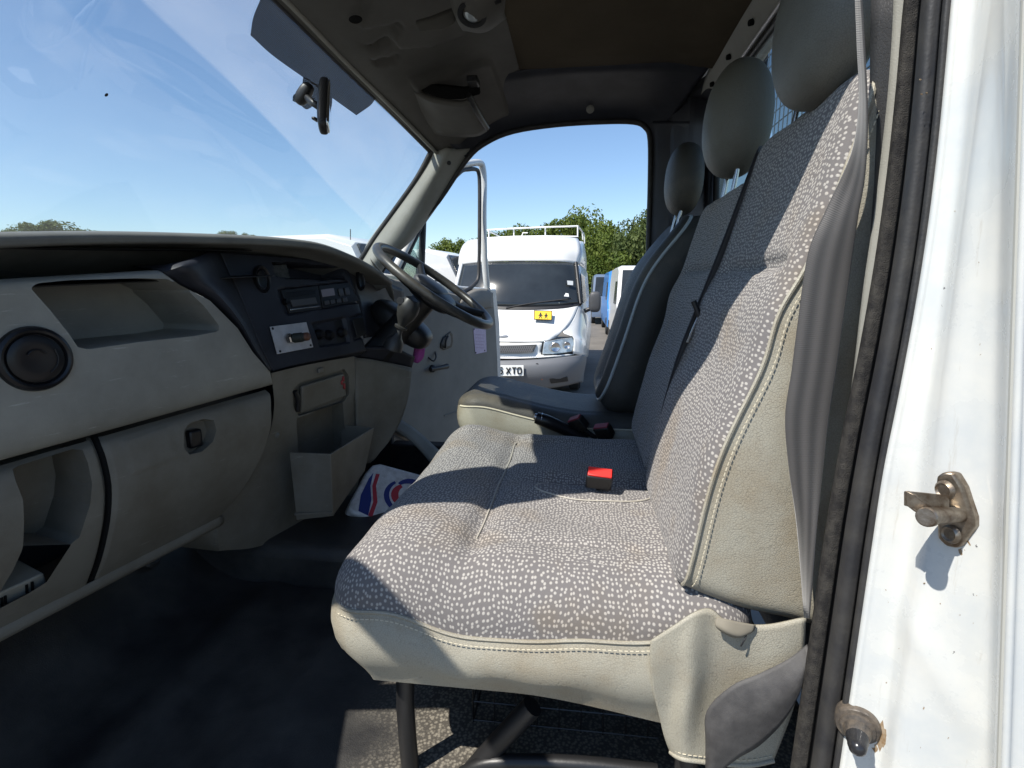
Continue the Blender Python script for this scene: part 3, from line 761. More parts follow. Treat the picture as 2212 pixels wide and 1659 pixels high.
# ---- roof lining and header moulding
lin = []
for y, z in ((.86, .69), (1.0, .722), (1.25, .738), (1.6, .745), (2.0, .738)):
    lin.append([W(x, y, z - (0.028 * max(0, (x - .28)) / .16)) for x in (-.22, -.05, .12, .28, .36, .44)])
patch('roof_lining', lin, M['lining'], cab, n=5, thick=0.012)
def mould(p, u, v):
    x, y = pix(p); q = p.copy(); d = 0.0
    # pressed channels and raised pads
    d += 0.016 * step(poly_sd(x, y, [(768, 60), (800, -40), (1100, -60), (1000, 70), (930, 95), (860, 100), (842, 70), (862, 40)]), 10)
    d -= 0.020 * step(poly_sd(x, y, [(776, 92), (800, 108), (838, 98), (846, 84), (838, 76), (800, 96)]), 5)
    d -= 0.012 * step(poly_sd(x, y, [(800, 128), (850, 118), (862, 112), (866, 121), (852, 134), (806, 142)]), 5)
    d += 0.014 * step(poly_sd(x, y, [(880, 168), (960, 150), (1040, 122), (1062, 124), (1112, 262), (1108, 276), (1060, 292), (1010, 195), (900, 200)]), 9)
    q[2] -= d
    return q
hm = []
ys = [.86, 1.0, 1.31, 1.65, 2.0, 2.27]
for k, y in enumerate(ys):
    a = A3(top[k]) + A3((0.006, 0, -0.004)); e = A3((-.22, min(y, 2.02 if k == 5 else y), .742 if 0 < k < 5 else .70)) 
    if k == 0: e = A3((-.22, .86, .69))
    if k == 4: e = A3((-.22, 2.0, .738))
    if k == 5: a = A3((-.598, 2.325, .538)); e = A3((-.28, 2.27, .69))
    hm.append([W(*a), W(*(a * .82 + e * .18 + A3((0, 0, -.016)))), W(*(a * .55 + e * .45 + A3((0, 0, .004)))), W(*(a * .25 + e * .75 + A3((0, 0, .010)))), W(*e)])
header = patch('header_moulding', hm, M['header'], cab, n=26, nr=22, thick=0.008, bump_fn=mould)
# roof skin outside
patch('roof_skin', [[W(x, y, z) for x, z in ((-.70 + sx, .69 + dz), (-.55 + sx * .8, .755 + dz), (-.1, .80 + dz), (.3, .80 + dz), (.62, .77 + dz))] for y, dz, sx in ((.66, -.06, 0), (.8, -.015, 0), (1.1, .01, 0), (1.6, .02, 0), (1.9, .01, 0.02), (2.1, .0, .06), (2.30, -.05, .13), (2.40, -.10, .17))], M['white'], cab, n=3, thick=0.01)
# things pressed into or fixed on the header
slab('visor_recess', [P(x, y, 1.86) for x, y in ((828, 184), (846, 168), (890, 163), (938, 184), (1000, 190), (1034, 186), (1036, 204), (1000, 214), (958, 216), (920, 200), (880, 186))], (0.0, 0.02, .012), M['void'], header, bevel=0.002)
visor = patch('sun_visor', [[P(840, 186, 1.90), P(885, 190, 1.88), P(930, 212, 1.86), P(990, 222, 1.86), P(1016, 216, 1.86)], [P(880, 225, 2.0), P(920, 235, 1.98), P(960, 246, 1.96), P(1010, 250, 1.95), P(1032, 244, 1.95)], [P(938, 285, 2.16), P(965, 290, 2.13), P(1000, 292, 2.12), P(1030, 290, 2.1), P(1050, 280, 2.1)]], M['header'], cab, n=6, thick=0.016)
tube('hinge_slot', [P(1012, 205, 1.84), P(1030, 240, 1.92), P(1052, 276, 2.06)], .010, M['black'], visor, n=4, seg=8)
box('visor_bracket', P(1022, 176, 1.82), (.035, .05, .022), M['black'], cab, bevel=.004)
box('visor_clip', P(838, 192, 1.82), (.018, .02, .02), M['header'], cab, bevel=.003)
lathe('header_hole', P(768, 42, 1.40), (0.15, -.3, -1), [(0, .002), (.011, .002), (.013, 0)], M['void'], header, seg=16, sx=1.3)
# courtesy lamp in the middle of the header
lampc = patch('lamp_housing', [[P(972, -40, 1.30), P(1030, -60, 1.28), P(1110, -80, 1.26)], [P(978, 0, 1.32), P(1035, 5, 1.29), P(1090, -15, 1.30)], [P(990, 36, 1.36), P(1040, 48, 1.35), P(1085, 20, 1.35)], [P(1000, 56, 1.42), P(1045, 60, 1.42), P(1090, 30, 1.42)]], M['header'], cab, n=6, thick=0.02)
lathe('lamp_ring', P(1021, 28, 1.318), (-0.1, -.55, -.8), [(.024, -.004), (.034, .002), (.034, .008), (.024, .009), (.022, .004)], M['black'], lampc, sx=1.0, sy=.85)
lathe('lamp_lens', P(1022, 30, 1.32), (-0.1, -.55, -.8), [(0, .012), (.014, .009), (.022, .003), (.023, -.002)], M['lens'], lampc, sy=.8)
slab('lamp_switch', [P(x, y, 1.30) for x, y in ((1010, 12), (1040, -4), (1044, 2), (1014, 20))], (0, .01, .01), M['black'], lampc, bevel=.002)
slab('lamp_switch', [P(x, y, 1.29) for x, y in ((1066, 2), (1080, -6), (1084, 6), (1070, 12))], (0, .01, .01), M['black'], lampc, bevel=.002)
slab('lamp_blank', [P(x, y, 1.37) for x, y in ((895, 50), (930, 40), (980, 20), (984, 50), (960, 66), (905, 72))], (0, .01, .012), M['header'], lampc, bevel=.004)
# ---- rear wall round its window
wall = patch('rear_wall', [[W(.425, y, z) for y, z in ((.80, .67), (1.0, .70), (1.4, .722), (1.8, .722), (2.05, .715), (2.16, .66))], [W(.455, y, z) for y, z in ((.80, .64), (1.0, .65), (1.4, .66), (1.8, .66), (2.05, .65), (2.18, .62))], [W(.46, y, z) for y, z in ((.80, .62), (1.0, .615), (1.4, .618), (1.8, .612), (2.05, .60), (2.18, .56))]], M['dash_light'], cab, n=5, thick=0.012)
patch('rear_wall', [[W(.44, 2.02, .61), W(.45, 2.03, .3), W(.47, 2.03, 0), W(.50, 2.03, -.5)], [W(.40, 2.19, .68), W(.41, 2.2, .3), W(.43, 2.2, 0), W(.45, 2.2, -.5)]], M['navy'], cab, n=4, thick=0.012)
patch('rear_wall', [[W(.46, .78, .62), W(.47, .78, .3), W(.49, .78, 0), W(.52, .78, -.5)], [W(.46, .92, .62), W(.47, .92, .3), W(.49, .92, 0), W(.52, .92, -.5)]], M['dash_light'], cab, n=4, thick=0.012)
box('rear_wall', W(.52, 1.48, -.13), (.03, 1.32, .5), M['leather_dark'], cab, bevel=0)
for (px, py, yy) in ((1633, 14, 1.34), (1626, 47, 1.36), (1577, 122, 1.62), (1541, 181, 1.86)):
    p = PX(px, py, .440)
    lathe('clip_hole', p, (-1, 0, -.3), [(0, .010), (.007, .010), (.009, -.01)], M['void'], wall, seg=14, sy=1.5)
wf = [W(.455, 1.0, .612), W(.455, 1.4, .614), W(.455, 1.85, .608), W(.456, 1.99, .585), W(.46, 2.02, .5), W(.48, 2.02, .1)]
win = patch('rear_window', [[W(.468, y, .62), W(.475, y, .35), W(.49, y, .09)] for y in (.9, 1.4, 2.04)], M['pane'], cab, n=3, thick=0)
tube('window_frame', wf, .011, M['black'], win, n=4, seg=8)
tube('window_trim', [p + A3((-.012, 0, .016)) for p in wf[:4]], .006, M['alu'], win, n=4, seg=8)
# ---- load guard behind the cab: welded wire mesh
guard = thing('mesh_guard', 'welded wire load guard standing behind the rear window', 'guard', W(.75, 1.5, -.3))
bm = bmesh.new()
for i in range(44): tube_bm(bm, [W(.75, .55 + i * .045, -.3), W(.75, .55 + i * .045, 1.0)], .0022, 5)
for i in range(26): tube_bm(bm, [W(.754, .5, -.28 + i * .05), W(.754, 2.55, -.28 + i * .05)], .0022, 5)
finish('wire', bm, mat('galvanised_wire', (.16, .19, .23), .5, metal=.3), guard, kind='stuff')
tube('frame_bar', [W(.75, .5, -.3), W(.75, .5, 1.02), W(.75, 2.56, 1.02), W(.75, 2.56, -.3)], .018, M['black_metal'], guard, n=1)

# ---- near door post: beige trim, rubbers, painted jamb
def bow(t): return 21 * math.sin(math.pi * min(1, max(0, t) / .62)) if t > 0 else 0.0
def vstrip(name, xt0, xt1, xb0, xb1, Y0, Y1, m, bulge=.006, parent=cab, sag=0):
    rows = []
    for k in range(12):
        t = -0.12 + 1.26 * k / 11; y = 1659 * t
        l = xt0 + (xb0 - xt0) * t + bow(t); r = xt1 + (xb1 - xt1) * t + bow(t)
        rows.append([P(l, y, Y0), P(l * .8 + r * .2, y, (Y0 * .8 + Y1 * .2)) + A3((-bulge, -bulge * .6, 0)), P(l * .5 + r * .5, y, (Y0 + Y1) / 2) + A3((-bulge * 1.3, -bulge, 0)), P(l * .2 + r * .8, y, Y0 * .2 + Y1 * .8) + A3((-bulge, -bulge * .6, 0)), P(r, y, Y1)])
    return patch(name, rows, m, parent, n=4, thick=0.003)
post = patch('post_trim', [[P(1890, -60, .80), P(1880, 400, .80), P(1846, 800, .80), P(1800, 1200, .80), P(1745, 1660, .80)], [P(1990, -60, .74), P(1935, 400, .74), P(1885, 800, .74), P(1820, 1200, .74), P(1760, 1660, .74)]], M['leather_dark'], cab, n=4, thick=.01)
patch('post_trim', [[P(1934, -60, .745), P(1930, 60, .745), P(1920, 200, .745), P(1906, 330, .745), P(1890, 467, .745), P(1868, 620, .745), P(1848, 800, .745), P(1832, 930, .745)], [P(1975, -60, .73), P(1972, 60, .73), P(1962, 200, .73), P(1948, 330, .73), P(1926, 467, .73), P(1898, 620, .73), P(1866, 800, .73), P(1840, 930, .73)]], M['dash_light'], cab, n=4, thick=.006)
seal = vstrip('door_seal', 1962, 1984, 1712, 1742, .725, .700, M['flock'], .008)
vstrip('seal_groove', 1984, 1999, 1742, 1756, .705, .695, M['black'], -.004, parent=seal)
vstrip('seal_lip', 1997, 2032, 1754, 1794, .690, .665, M['rubber'], .007, parent=seal)
vstrip('seal_groove', 2032, 2046, 1794, 1806, .668, .660, M['black'], -.003, parent=seal)
vstrip('seal_edge', 2044, 2056, 1804, 1816, .655, .645, M['rubber'], .004, parent=seal)
rows = []
for k in range(13):
    t = -0.12 + 1.26 * k / 12; y = 1659 * t; e = 2056 + (1814 - 2056) * t
    w_ = bow(t); rows.append([P(e - 6 + w_, y, .652), P(e + 6 + w_, y, .640), P(e + 22 + w_, y, .637), P(e + 60 + 22 * t + w_ * .6, y, .625), P(e + 90 + 40 * t, y, .60), P(e + 118 + 120 * t, y, .578), P(e + 132 + 190 * t, y, .560), P(2208 - 55 * t, y, .530), P(2214 - 55 * t, y, .526)])
def dent(p, u, v):
    x, y = pix(p); q = p.copy()
    q[0] -= 0.006 * gs(x - 2050 + 0.55 * (1480 - y), 0, 30) * step(y - 1250, 200) * step(1640 - y, 150)
    q[0] += 0.004 * gs(x - 1985, 0, 60) * gs(y, 1120, 160)
    return q
on_jamb = sampler(rows)
jamb = patch('door_jamb', rows, M['white'], cab, n=6, thick=0.003, bump_fn=dent)
rows2 = []
for k in range(9):
    t = -0.12 + 1.26 * k / 8; y = 1659 * t; e = 2212 - 55 * t
    rows2.append([P(e, y, .529), P(e + 9, y, .520), P(e + 20, y, .518), P(e + 30, y, .522), P(e + 120, y, .512), P(e + 400, y, .50)])
patch('rear_quarter_panel', rows2, M['white'], cab, n=4, thick=0.003)
tube('panel_seam', [P(2213 - 55 * t, 1659 * t, .523) for t in (-.1, .2, .5, .8, 1.1)], .0022, mat('seam_sealer', (.42, .42, .38), .8), jamb, n=4, seg=6)
# latch striker: base plate, bent strap, pin
base = PP(2068, 1112, P(2075, 1110, .585), (-1, -.35, 0)); nrm = A3((-.92, -.38, 0)); nrm /= np.linalg.norm(nrm)
Yb = .585
striker = slab('door_striker', [P(x, y, yy) for x, y, yy in ((2040, 1026, .592), (2055, 1017, .588), (2078, 1018, .583), (2098, 1050, .578), (2120, 1115, .572), (2121, 1135, .572), (2085, 1182, .58), (2060, 1178, .586), (2042, 1160, .592), (2036, 1070, .593))], nrm * .012, M['dull_metal'], jamb, bevel=.003)
slab('striker_strap', [P(2052, 1070, .573), P(2000, 1064, .566), P(1957, 1060, .562), P(1957, 1092, .562), P(2000, 1102, .564), P(2052, 1106, .570)], A3((0, .004, -.002)), M['dull_metal'], striker, bevel=.0012)
slab('striker_strap', [P(1956, 1060, .562), P(1974, 1070, .556), P(2016, 1100, .556), P(2014, 1128, .556), P(1974, 1104, .556), P(1956, 1092, .562)], A3((0.004, .002, 0)), M['dull_metal'], striker, bevel=.0012)
tube('striker_pin', [P(2002, 1116, .548), P(2030, 1114, .562), P(2070, 1112, .578)], .0085, M['dull_metal'], striker, n=3, seg=14)
a, b2 = P(2000, 1117, .545), P(2012, 1116, .553)
lathe('pin_head', a, b2 - a, [(0, 0), (.0085, 0), (.0098, .0015), (.0098, .007), (.008, .008)], M['dull_metal'], striker, seg=20)
for px, py in ((2060, 1056), (2072, 1150)):
    lathe('striker_bolt', P(px, py, .583) + nrm * .012, nrm, [(0, .0025), (.0055, .0025), (.0075, .004), (.0095, .002), (.0105, 0)], M['dull_metal'], striker, seg=18)
# rubber door buffer, pointing out of the jamb towards the door
ax = A3((-.42, -.90, -.06)); ax /= np.linalg.norm(ax)
bc = on_jamb(1852, 1562, 0)
BUF = mat('weathered_rubber', (.035, .032, .030), .42, bump=.3, bscale=200, var=.7, vscale=45, var_col=(.15, .12, .09))
buf = lathe('door_buffer', bc, ax, [(.0245, -.012), (.0255, 0), (.0255, .004), (.0235, .007), (.020, .008), (.0195, .011), (.0155, .013), (.0150, .018), (.0135, .022), (.0125, .024)], BUF, jamb, seg=32)
lathe('buffer_tip', bc, ax, [(.0128, .022), (.0120, .030), (.0105, .034), (.0108, .037), (.009, .044), (.005, .048), (0, .049)], mat('shiny_rubber_tip', (.02, .02, .022), .22), buf, seg=24)
# rust and chips beside the fittings
rust = mat('rust_stain', (.20, .12, .05), .95, var=.5, vscale=120, var_col=(.35, .28, .2))
chip = mat('chipped_paint', (.12, .12, .12), .8)
rnd_ = random.Random(4)
specks = [(rnd_.uniform(1960, 2130), rnd_.uniform(120, 900), rnd_.uniform(1.2, 2.2)) for _ in range(16)] + [(rnd_.uniform(1905, 2110), rnd_.uniform(1200, 1640), rnd_.uniform(1.2, 2.4)) for _ in range(18)]
for px, py, s in tuple(specks) + ((2040, 625, 4), (2048, 372, 4), (2052, 290, 3), (2036, 660, 3), (2105, 1285, 4), (2060, 1410, 3), (1995, 1530, 2.5), (2008, 1385, 3), (2110, 1180, 3), (2046, 700, 2.5), (1880, 1500, 2)):
    q = []
    for k in range(7):
        an = 2 * math.pi * k / 7; rr = s * (0.5 + random.random() * .8)
        q.append((px + rr * math.cos(an), py + rr * 1.2 * math.sin(an)))
    slab('paint_chip', [on_jamb(x, y, .0012) for x, y in q], A3((.002, .001, 0)), chip if s > 2.6 else rust, jamb, bevel=0)
for (px, py, w, h, yy) in ((1903, 1592, 14, 34, .607), (2100, 1165, 16, 22, .566), (2035, 1040, 10, 18, .592), (2078, 1192, 8, 10, 0), (1888, 1622, 9, 14, 0)):
    pts = [(px + w * math.cos(2 * math.pi * k / 14) * (.6 + random.random() * .6), py + h * math.sin(2 * math.pi * k / 14) * (.6 + random.random() * .6)) for k in range(14)]
    slab('rust_stain', [on_jamb(x, y, .0010) for x, y in pts], A3((.002, .001, 0)), rust, jamb, bevel=0)

# ================================================================== PASSENGER DOOR, open beside the camera (only its shadow and reflections reach the picture)
pd = thing('open_door', 'open white passenger door beside the camera with its window frame', 'door', W(-1.0, .57, -.5))
pu = A3((math.sin(math.radians(20)), -math.cos(math.radians(20)), 0)); pn = A3((pu[1], -pu[0], 0))
def PD(s, z, off=0.0): return W(*(A3((-1.0, .57, 0)) + pu * s + A3((0, 0, z)) + pn * off))
slab('door_skin', [PD(-.10, .02), PD(1.06, .02), PD(1.05, -1.12), (PD(-.06, -1.12))], pn * .09, M['white'], pd, bevel=.015)
fpath = [(.02, .0), (.10, .18), (.20, .40), (.27, .50), (.35, .562), (.46, .605), (.6, .625), (.8, .63), (.95, .61), (1.01, .52), (1.04, .3), (1.05, 0)]
bmf = bmesh.new(); tube_bm(bmf, spline([PD(s, z, .03) for s, z in fpath], 4), .038, 10)
finish('window_frame', bmf, M['white'], pd, True)

patch('rear_corner_trim', [[W(.33, 2.30, .72), W(.35, 2.30, .5), W(.36, 2.30, .2)], [W(.40, 2.20, .725), W(.41, 2.21, .5), W(.42, 2.21, .2)], [W(.452, 2.04, .72), W(.457, 2.05, .5), W(.465, 2.05, .2)]], M['navy'], cab, n=4, thick=.01)
tube('header_lip', [W(*(A3(p) + A3((.030, -.006, -.010)))) for p in top[1:]], .007, M['dash_light'], header, n=5, seg=8)

box('door_sill', W(-.35, .615, -.985), (1.42, .10, .12), M['white'], cab, bevel=.01)

box('kick_panel', W(-1.11, 2.385, -.52), (.48, .04, .92), M['navy'], cab, bevel=.01)
box('door_sill', W(-.28, 2.40, -.87), (1.2, .08, .24), M['rubber'], cab, bevel=.01)

lathe('insect_mark', on_screen(230, 205, .004), (.75, -.2, -.6), [(0, .0015), (.0022, .001), (.003, 0)], M['black'], screen, seg=9, sx=1.4)

# ================================================================== DASHBOARD
dash = thing('dashboard', 'worn beige and dark grey van dashboard with glovebox, radio console and open bins', 'dashboard', W(-1.0, 1.3, -.4))
def D(Y, dx, dz): return W(-1.029 + .273 * (Y - .8) + dx, Y, -.308 + .051 * (Y - .8) + dz)
def DP(px, py, off=0.0): return PP(px, py, D(.8, .05 + off, .15), (1, -.273, 0))
def solveY(dx, dz, tx):
    lo, hi = .3, 2.4
    for _ in range(40):
        m_ = (lo + hi) / 2
        if pix(D(m_, dx, dz))[0] < tx: lo = m_
        else: hi = m_
    return lo
# top pad and its overhanging lip, swept across the cab
lip = [(-60, 506, .76), (100, 503, .88), (250, 502, 1.02), (400, 505, 1.17), (560, 511, 1.36), (640, 517, 1.48), (700, 527, 1.58), (755, 548, 1.70), (800, 571, 1.82), (845, 603, 2.0)]
rows = []
for (x, y, Y) in lip:
    p = P(x, y, Y); far = max(0, (Y - 1.5)) 
    back = W(-1.27 + .03 * abs(Y - 1.4) ** 2 + .3 * max(0, Y - 1.75), Y + .02, -.015 - .03 * far)
    rows.append([back, p * .5 + back * .5 + A3((0, 0, .004)), p + A3((-.075, 0, -.004)), p + A3((-.02, 0, .000)), p + A3((0, 0, -.004)), p + A3((.003, 0, -.013)), p + A3((-.010, 0, -.021)), p + A3((-.09, .0, -.022)), p + A3((-.2, .0, -.05))])
patch('top_pad', rows, M['dashtop'], dash, n=5, thick=.004)
patch('top_pad', [[rows[-1][k], W(-.98, 2.2, -.06 - .005 * k), W(-1.02, 2.36, -.10 - .005 * k)] for k in range(9)], M['dashtop'], dash, n=4, thick=.004)
# passenger fascia with an open tray above and a pocket pressed into it
pocket = [(66, 622), (80, 612), (150, 605), (300, 601), (362, 603), (404, 626), (440, 660), (474, 704), (472, 716), (420, 726), (300, 739), (190, 755), (168, 750), (150, 722), (110, 672)]
fprof = [(-.20, .345), (-.19, .30), (-.10, .296), (0.0, .300), (.030, .298), (.044, .288), (.046, .26), (.050, .20), (.052, .13), (.050, .07), (.043, .035), (.028, .010), (.006, -.002), (-.02, -.004)]
fend = [(330, 576), (344, 584), (387, 615), (453, 649), (513, 709), (547, 762), (583, 803), (591, 836), (594, 870), (900, 870), (900, 430), (330, 430)]
def fascia_fn(p, u, v):
    x, y = pix(p); q = p.copy()
    return q
YS = [.62, .72, .80, .90, 1.0, 1.1, 1.2, 1.3, 1.40, 1.44]
fr = [[D(y, dx, dz + (.014 + .034 * (y - .8)) * max(0, min(1, (dz - .2) / .09))) for y in YS] for dx, dz in fprof[3:]]
on_fascia = sampler(fr[2:])
patch('open_tray', [[D(y, dx, dz) for y in YS] for dx, dz in ((-.06, .37), (-.34, .36), (-.36, .33), (-.34, .305), (-.15, .302), (.002, .300))], M['black'], dash, n=3, thick=.003)  # tray coloured black, standing in for the shade deep inside it
fascia = carve('fascia_panel', fr, M['dash'], [(pocket, A3((-.957, .261, 0)) * .20), (fend, None)], dash, n=16, nr=10, thick=0, bump_fn=fascia_fn, bevel=.002)
# round vent
vc = on_fascia(75, 775, 0) ; vn = A3((.93, -.30, .05)); vn /= np.linalg.norm(vn)
vent = lathe('air_vent', vc, vn, [(.040, .002), (.044, .003), (.047, .009), (.051, .011), (.056, .008), (.0585, .002), (.059, -.006)], M['gloss'], dash, seg=40)
VR = frame_rot(vn, (0, 0, 1))
lathe('vent_flap', vc + vn * .006, vn, [(0, .002), (.012, .0015), (.024, .004), (.036, .0035), (.042, .001), (.0435, -.004)], M['gloss'], vent, seg=36)
tube('flap_ridge', [Vector(tuple(vc + vn * .0115)) + VR @ Vector((.016 * math.cos(a), .016 * math.sin(a), 0)) for a in (-1.0, -.5, 0, .5, 1.0)], .0016, M['gloss'], vent, n=3, seg=8)
tube('flap_ridge', [Vector(tuple(vc + vn * .0105)) + VR @ Vector((.031 * math.cos(a), .031 * math.sin(a), 0)) for a in (-2.6, -2.1, -1.6, -1.1)], .0014, M['black'], vent, n=3, seg=8)
# lower dash: open shelf at the left, glovebox lid at the right
lp = [(.004, -.012), (.026, -.024), (.036, -.055), (.040, -.11), (.032, -.17), (.012, -.225), (-.018, -.285), (-.055, -.345)]
ytab = [0, .024, .055, .11, .17, .225, .285, .345]
rt = [578, 588, 590, 589, 574, 552, 518, 470]; lt = [206, 214, 226, 237, 236, 228, 215, 197]
latch = [(398, 930), (410, 914), (440, 905), (462, 908), (468, 930), (460, 955), (436, 976), (410, 982), (398, 968)]
def lid_fn(p, u, v):
    x, y = pix(p); q = p.copy()
    fr_ = poly_sd(x, y, [(262, 950), (366, 915), (388, 990), (282, 1030)])
    q[0] += .0025 * step(fr_, 6)
    q[0] -= .012 * step(u - .955, .045) + .022 * step(.025 - u, .025)
    return q
rowsL = []
for (dx, dz), a, b in zip(lp, lt, rt):
    ya, yb = solveY(dx, dz, a), solveY(dx, dz, b); rowsL.append([D(ya + (yb - ya) * t, dx, dz) for t in (0, .2, .4, .6, .8, .93, 1)])
lid = carve('glovebox_lid', rowsL, M['dash_shaded'], [(latch, A3((-.032, .006, -.004)))], dash, n=13, nr=12, thick=0, bump_fn=lid_fn, angle=60, bevel=.004)
on_lid = sampler(rowsL)
lc = on_lid(426, 945, -.012)
box('lid_latch', lc + A3((-.012, .004, -.004)), (.02, .034, .045), M['gloss'], lid, bevel=.006, rot=Matrix.Rotation(-.27, 3, 'Z'))
opening_low = [(154, 1176), (101, 1257), (60, 1283), (0, 1314), (-50, 1338), (-50, 1308), (0, 1278), (28, 1232), (47, 1190), (50, 1179)]
opening = [(27, 1014), (40, 1006), (156, 970), (178, 972), (190, 1000), (199, 1045), (195, 1090), (172, 1160), (154, 1175), (50, 1178), (52, 1130), (50, 1080), (34, 1040)]
rowsS = []
for (dx, dz), a in zip(lp, lt):
    yb = solveY(dx, dz, a - 5); rowsS.append([D(.55 + (yb - .55) * t, dx - (.016 if t == 1 else 0), dz) for t in (0, .2, .4, .6, .8, .97, 1)])
shelf = carve('shelf_panel', rowsS, M['dash_shaded'], [(opening, A3((-.12, .035, 0))), (opening_low, None)], dash, n=16, nr=14, thick=0, angle=50, bevel=.003)
on_shelf = sampler(rowsS)
tube('lid_gap', [D(solveY(dx - .012, dz, a - 2.5), dx - .012, dz) for (dx, dz), a in zip(lp, lt)], .0065, M['void'], dash, n=3, seg=6)
# bottom rail under shelf and lid
rowsB = []
for x, y, Y in ((-60, 1402, .74), (0, 1372, .80), (100, 1318, .88), (200, 1262, .96), (330, 1188, 1.10), (400, 1148, 1.17), (468, 1098, 1.26)):
    p = D(Y, -.055, -.345)
    rowsB.append([p + A3((.003, 0, .008)), p + A3((.006, 0, -.004)), p + A3((.002, 0, -.015)), p + A3((-.016, 0, -.022)), p + A3((-.09, 0, -.012))])
patch('bottom_rail', rowsB, M['dash_shaded'], dash, n=6, thick=.004)
fb = slab('fuse_box', [on_shelf(x, y, -.02) for x, y in ((-40, 1300), (95, 1238), (104, 1262), (-40, 1335))], A3((-.09, .02, .02)), M['dash_light'], dash, bevel=.004)
for x, y in ((56, 1272), (68, 1266), (2, 1300), (10, 1296)):
    slab('vent_slot', [on_shelf(x + a, y + b, -.0185) for a, b in ((-2, -8), (3, -10), (4, 8), (-1, 10))], A3((.002, 0, 0)), M['void'], fb, bevel=0)

# ---- centre console: raised dark pod with radio, cubby, controls
cL = [(344, 584), (387, 615), (453, 649), (513, 709), (547, 762), (583, 803)]
eL = [(474, 545), (492, 585), (518, 640), (538, 690), (560, 745), (586, 797)]
YE = [1.385, 1.39, 1.395, 1.40, 1.405, 1.41]
side = [[D(1.22, -.18, .33), D(1.31, -.12, .34), P(*eL[0], 1.385) + A3((-.03, 0, .01))]] + [[DP(*c_, -.022), DP((c_[0] + e_[0]) / 2, (c_[1] + e_[1]) / 2, .006), P(*e_, y_)] for c_, e_, y_ in zip(cL, eL, YE)]
patch('console_side', side, M['navy'], dash, n=5, thick=.004)
def CF(px, py):
    """front face of the console pod"""
    tl, bl, tr, br = P(474, 545, 1.385), P(586, 797, 1.41), P(742, 566, 1.80), P(792, 755, 1.80)
    n_ = np.cross(tr - bl, tl - br); return PP(px, py, (tl + bl + tr + br) / 4, n_)
cub = [(655, 580), (745, 594), (752, 606), (744, 622), (670, 614), (640, 608), (604, 592), (590, 574)]
radio_hole = [(598, 624), (752, 606), (778, 650), (776, 656), (622, 682), (614, 676)]
cubby = [(586, 566), (640, 566), (738, 578), (746, 604), (700, 606), (640, 604), (598, 598)]
def con_fn(p, u, v):
    x, y = pix(p); q = p.copy(); n_ = A3((-.93, .33, -.05))
    q += n_ * (.09 * step(poly_sd(x, y, cubby), 5) + .010 * step(poly_sd(x, y, radio_hole), 3))
    q += n_ * .012 * step(poly_sd(x, y, [(672, 698), (745, 684), (757, 742), (692, 752)]), 3)
    q += n_ * .008 * step(poly_sd(x, y, [(752, 684), (785, 676), (792, 730), (764, 738)]), 3)
    return q
rowsC = []
for k in range(7):
    t = k / 6; l = A3((474, 545)) * (1 - t) + A3((586, 797)) * t
    if 0 < k < 6: l = A3(spline([A3(e) for e in eL], 1)[min(k, 5)]) if k < 6 else l
    r = A3((742, 566)) * (1 - t) + A3((793, 756)) * t
    if 1 <= k <= 4: r = r + A3((10, -2))
    rowsC.append([CF(*(l + A3((0, 0)))), CF(*(l * .97 + r * .03)) + A3((.004, -.002, 0)), *[CF(*(l * (1 - s) + r * s)) + A3((.006, -.002, 0)) for s in (.25, .5, .75)], CF(*(l * .04 + r * .96)) + A3((.004, 0, 0)), CF(*r) + A3((-.012, .004, 0))])
console = patch('console_face', rowsC, M['navy'], dash, n=16, nr=12, thick=.003, bump_fn=con_fn, angle=40)
bt = [CF(586, 797), CF(640, 787), CF(700, 774), CF(760, 762), CF(793, 756)]
patch('console_base', [bt, [p + A3((-.03, .01, -.018)) for p in bt]], M['navy'], dash, n=4, thick=.004)
NR = A3((.93, -.33, .05)); NR /= np.linalg.norm(NR)
def cslab(name, pts, depth, m, parent, bevel=.0015, off=0.0): return slab(name, [CF(x, y) + NR * (off + .011) for x, y in pts], NR * depth, m, parent, bevel)
# radio
radio = cslab('radio', [(604, 627), (684, 617), (692, 668), (622, 677)], .010, M['black'], console, off=-.014)
cslab('cassette_door', [(612, 633), (676, 626), (680, 636), (617, 643)], .002, M['gloss'], radio, off=-.004)
cslab('button_bar', [(622, 648), (676, 642), (681, 656), (628, 663)], .004, M['button'], radio, off=-.004)
cslab('trim_strip', [(622, 667), (686, 660), (687, 663), (623, 671)], .003, M['steel'], radio, off=-.004)
lathe('volume_knob', CF(613, 652) + NR * .004, NR, [(0, .016), (.008, .015), (.010, 0)], M['gloss'], radio, seg=18)
unit = cslab('switch_unit', [(686, 617), (750, 610), (774, 650), (696, 666)], .008, M['black'], console, off=-.014)
cslab('display', [(690, 626), (718, 622), (721, 638), (694, 642)], .002, mat('grey_display', (.28, .26, .29), .2), unit, off=-.006)
for k in range(4): cslab('push_button', [(697 + 13 * k, 650 - 2 * k), (706 + 13 * k, 648.5 - 2 * k), (708 + 13 * k, 657 - 2 * k), (699 + 13 * k, 659 - 2 * k)], .005, M['button'], unit, off=-.006)
for k in range(2): cslab('push_button', [(727 + 13 * k, 624 - 2 * k), (736 + 13 * k, 622.5 - 2 * k), (740 + 13 * k, 638 - 2 * k), (731 + 13 * k, 640 - 2 * k)], .004, M['button'], unit, off=-.006)
# papers lying in the cubby
slab('ticket', [CF(x, y) - NR * .03 for x, y in ((590, 573), (632, 570), (640, 600), (600, 602))], NR * .002, mat('dull_paper', (.10, .10, .09), .8, var=.6, vscale=80), console, bevel=0)
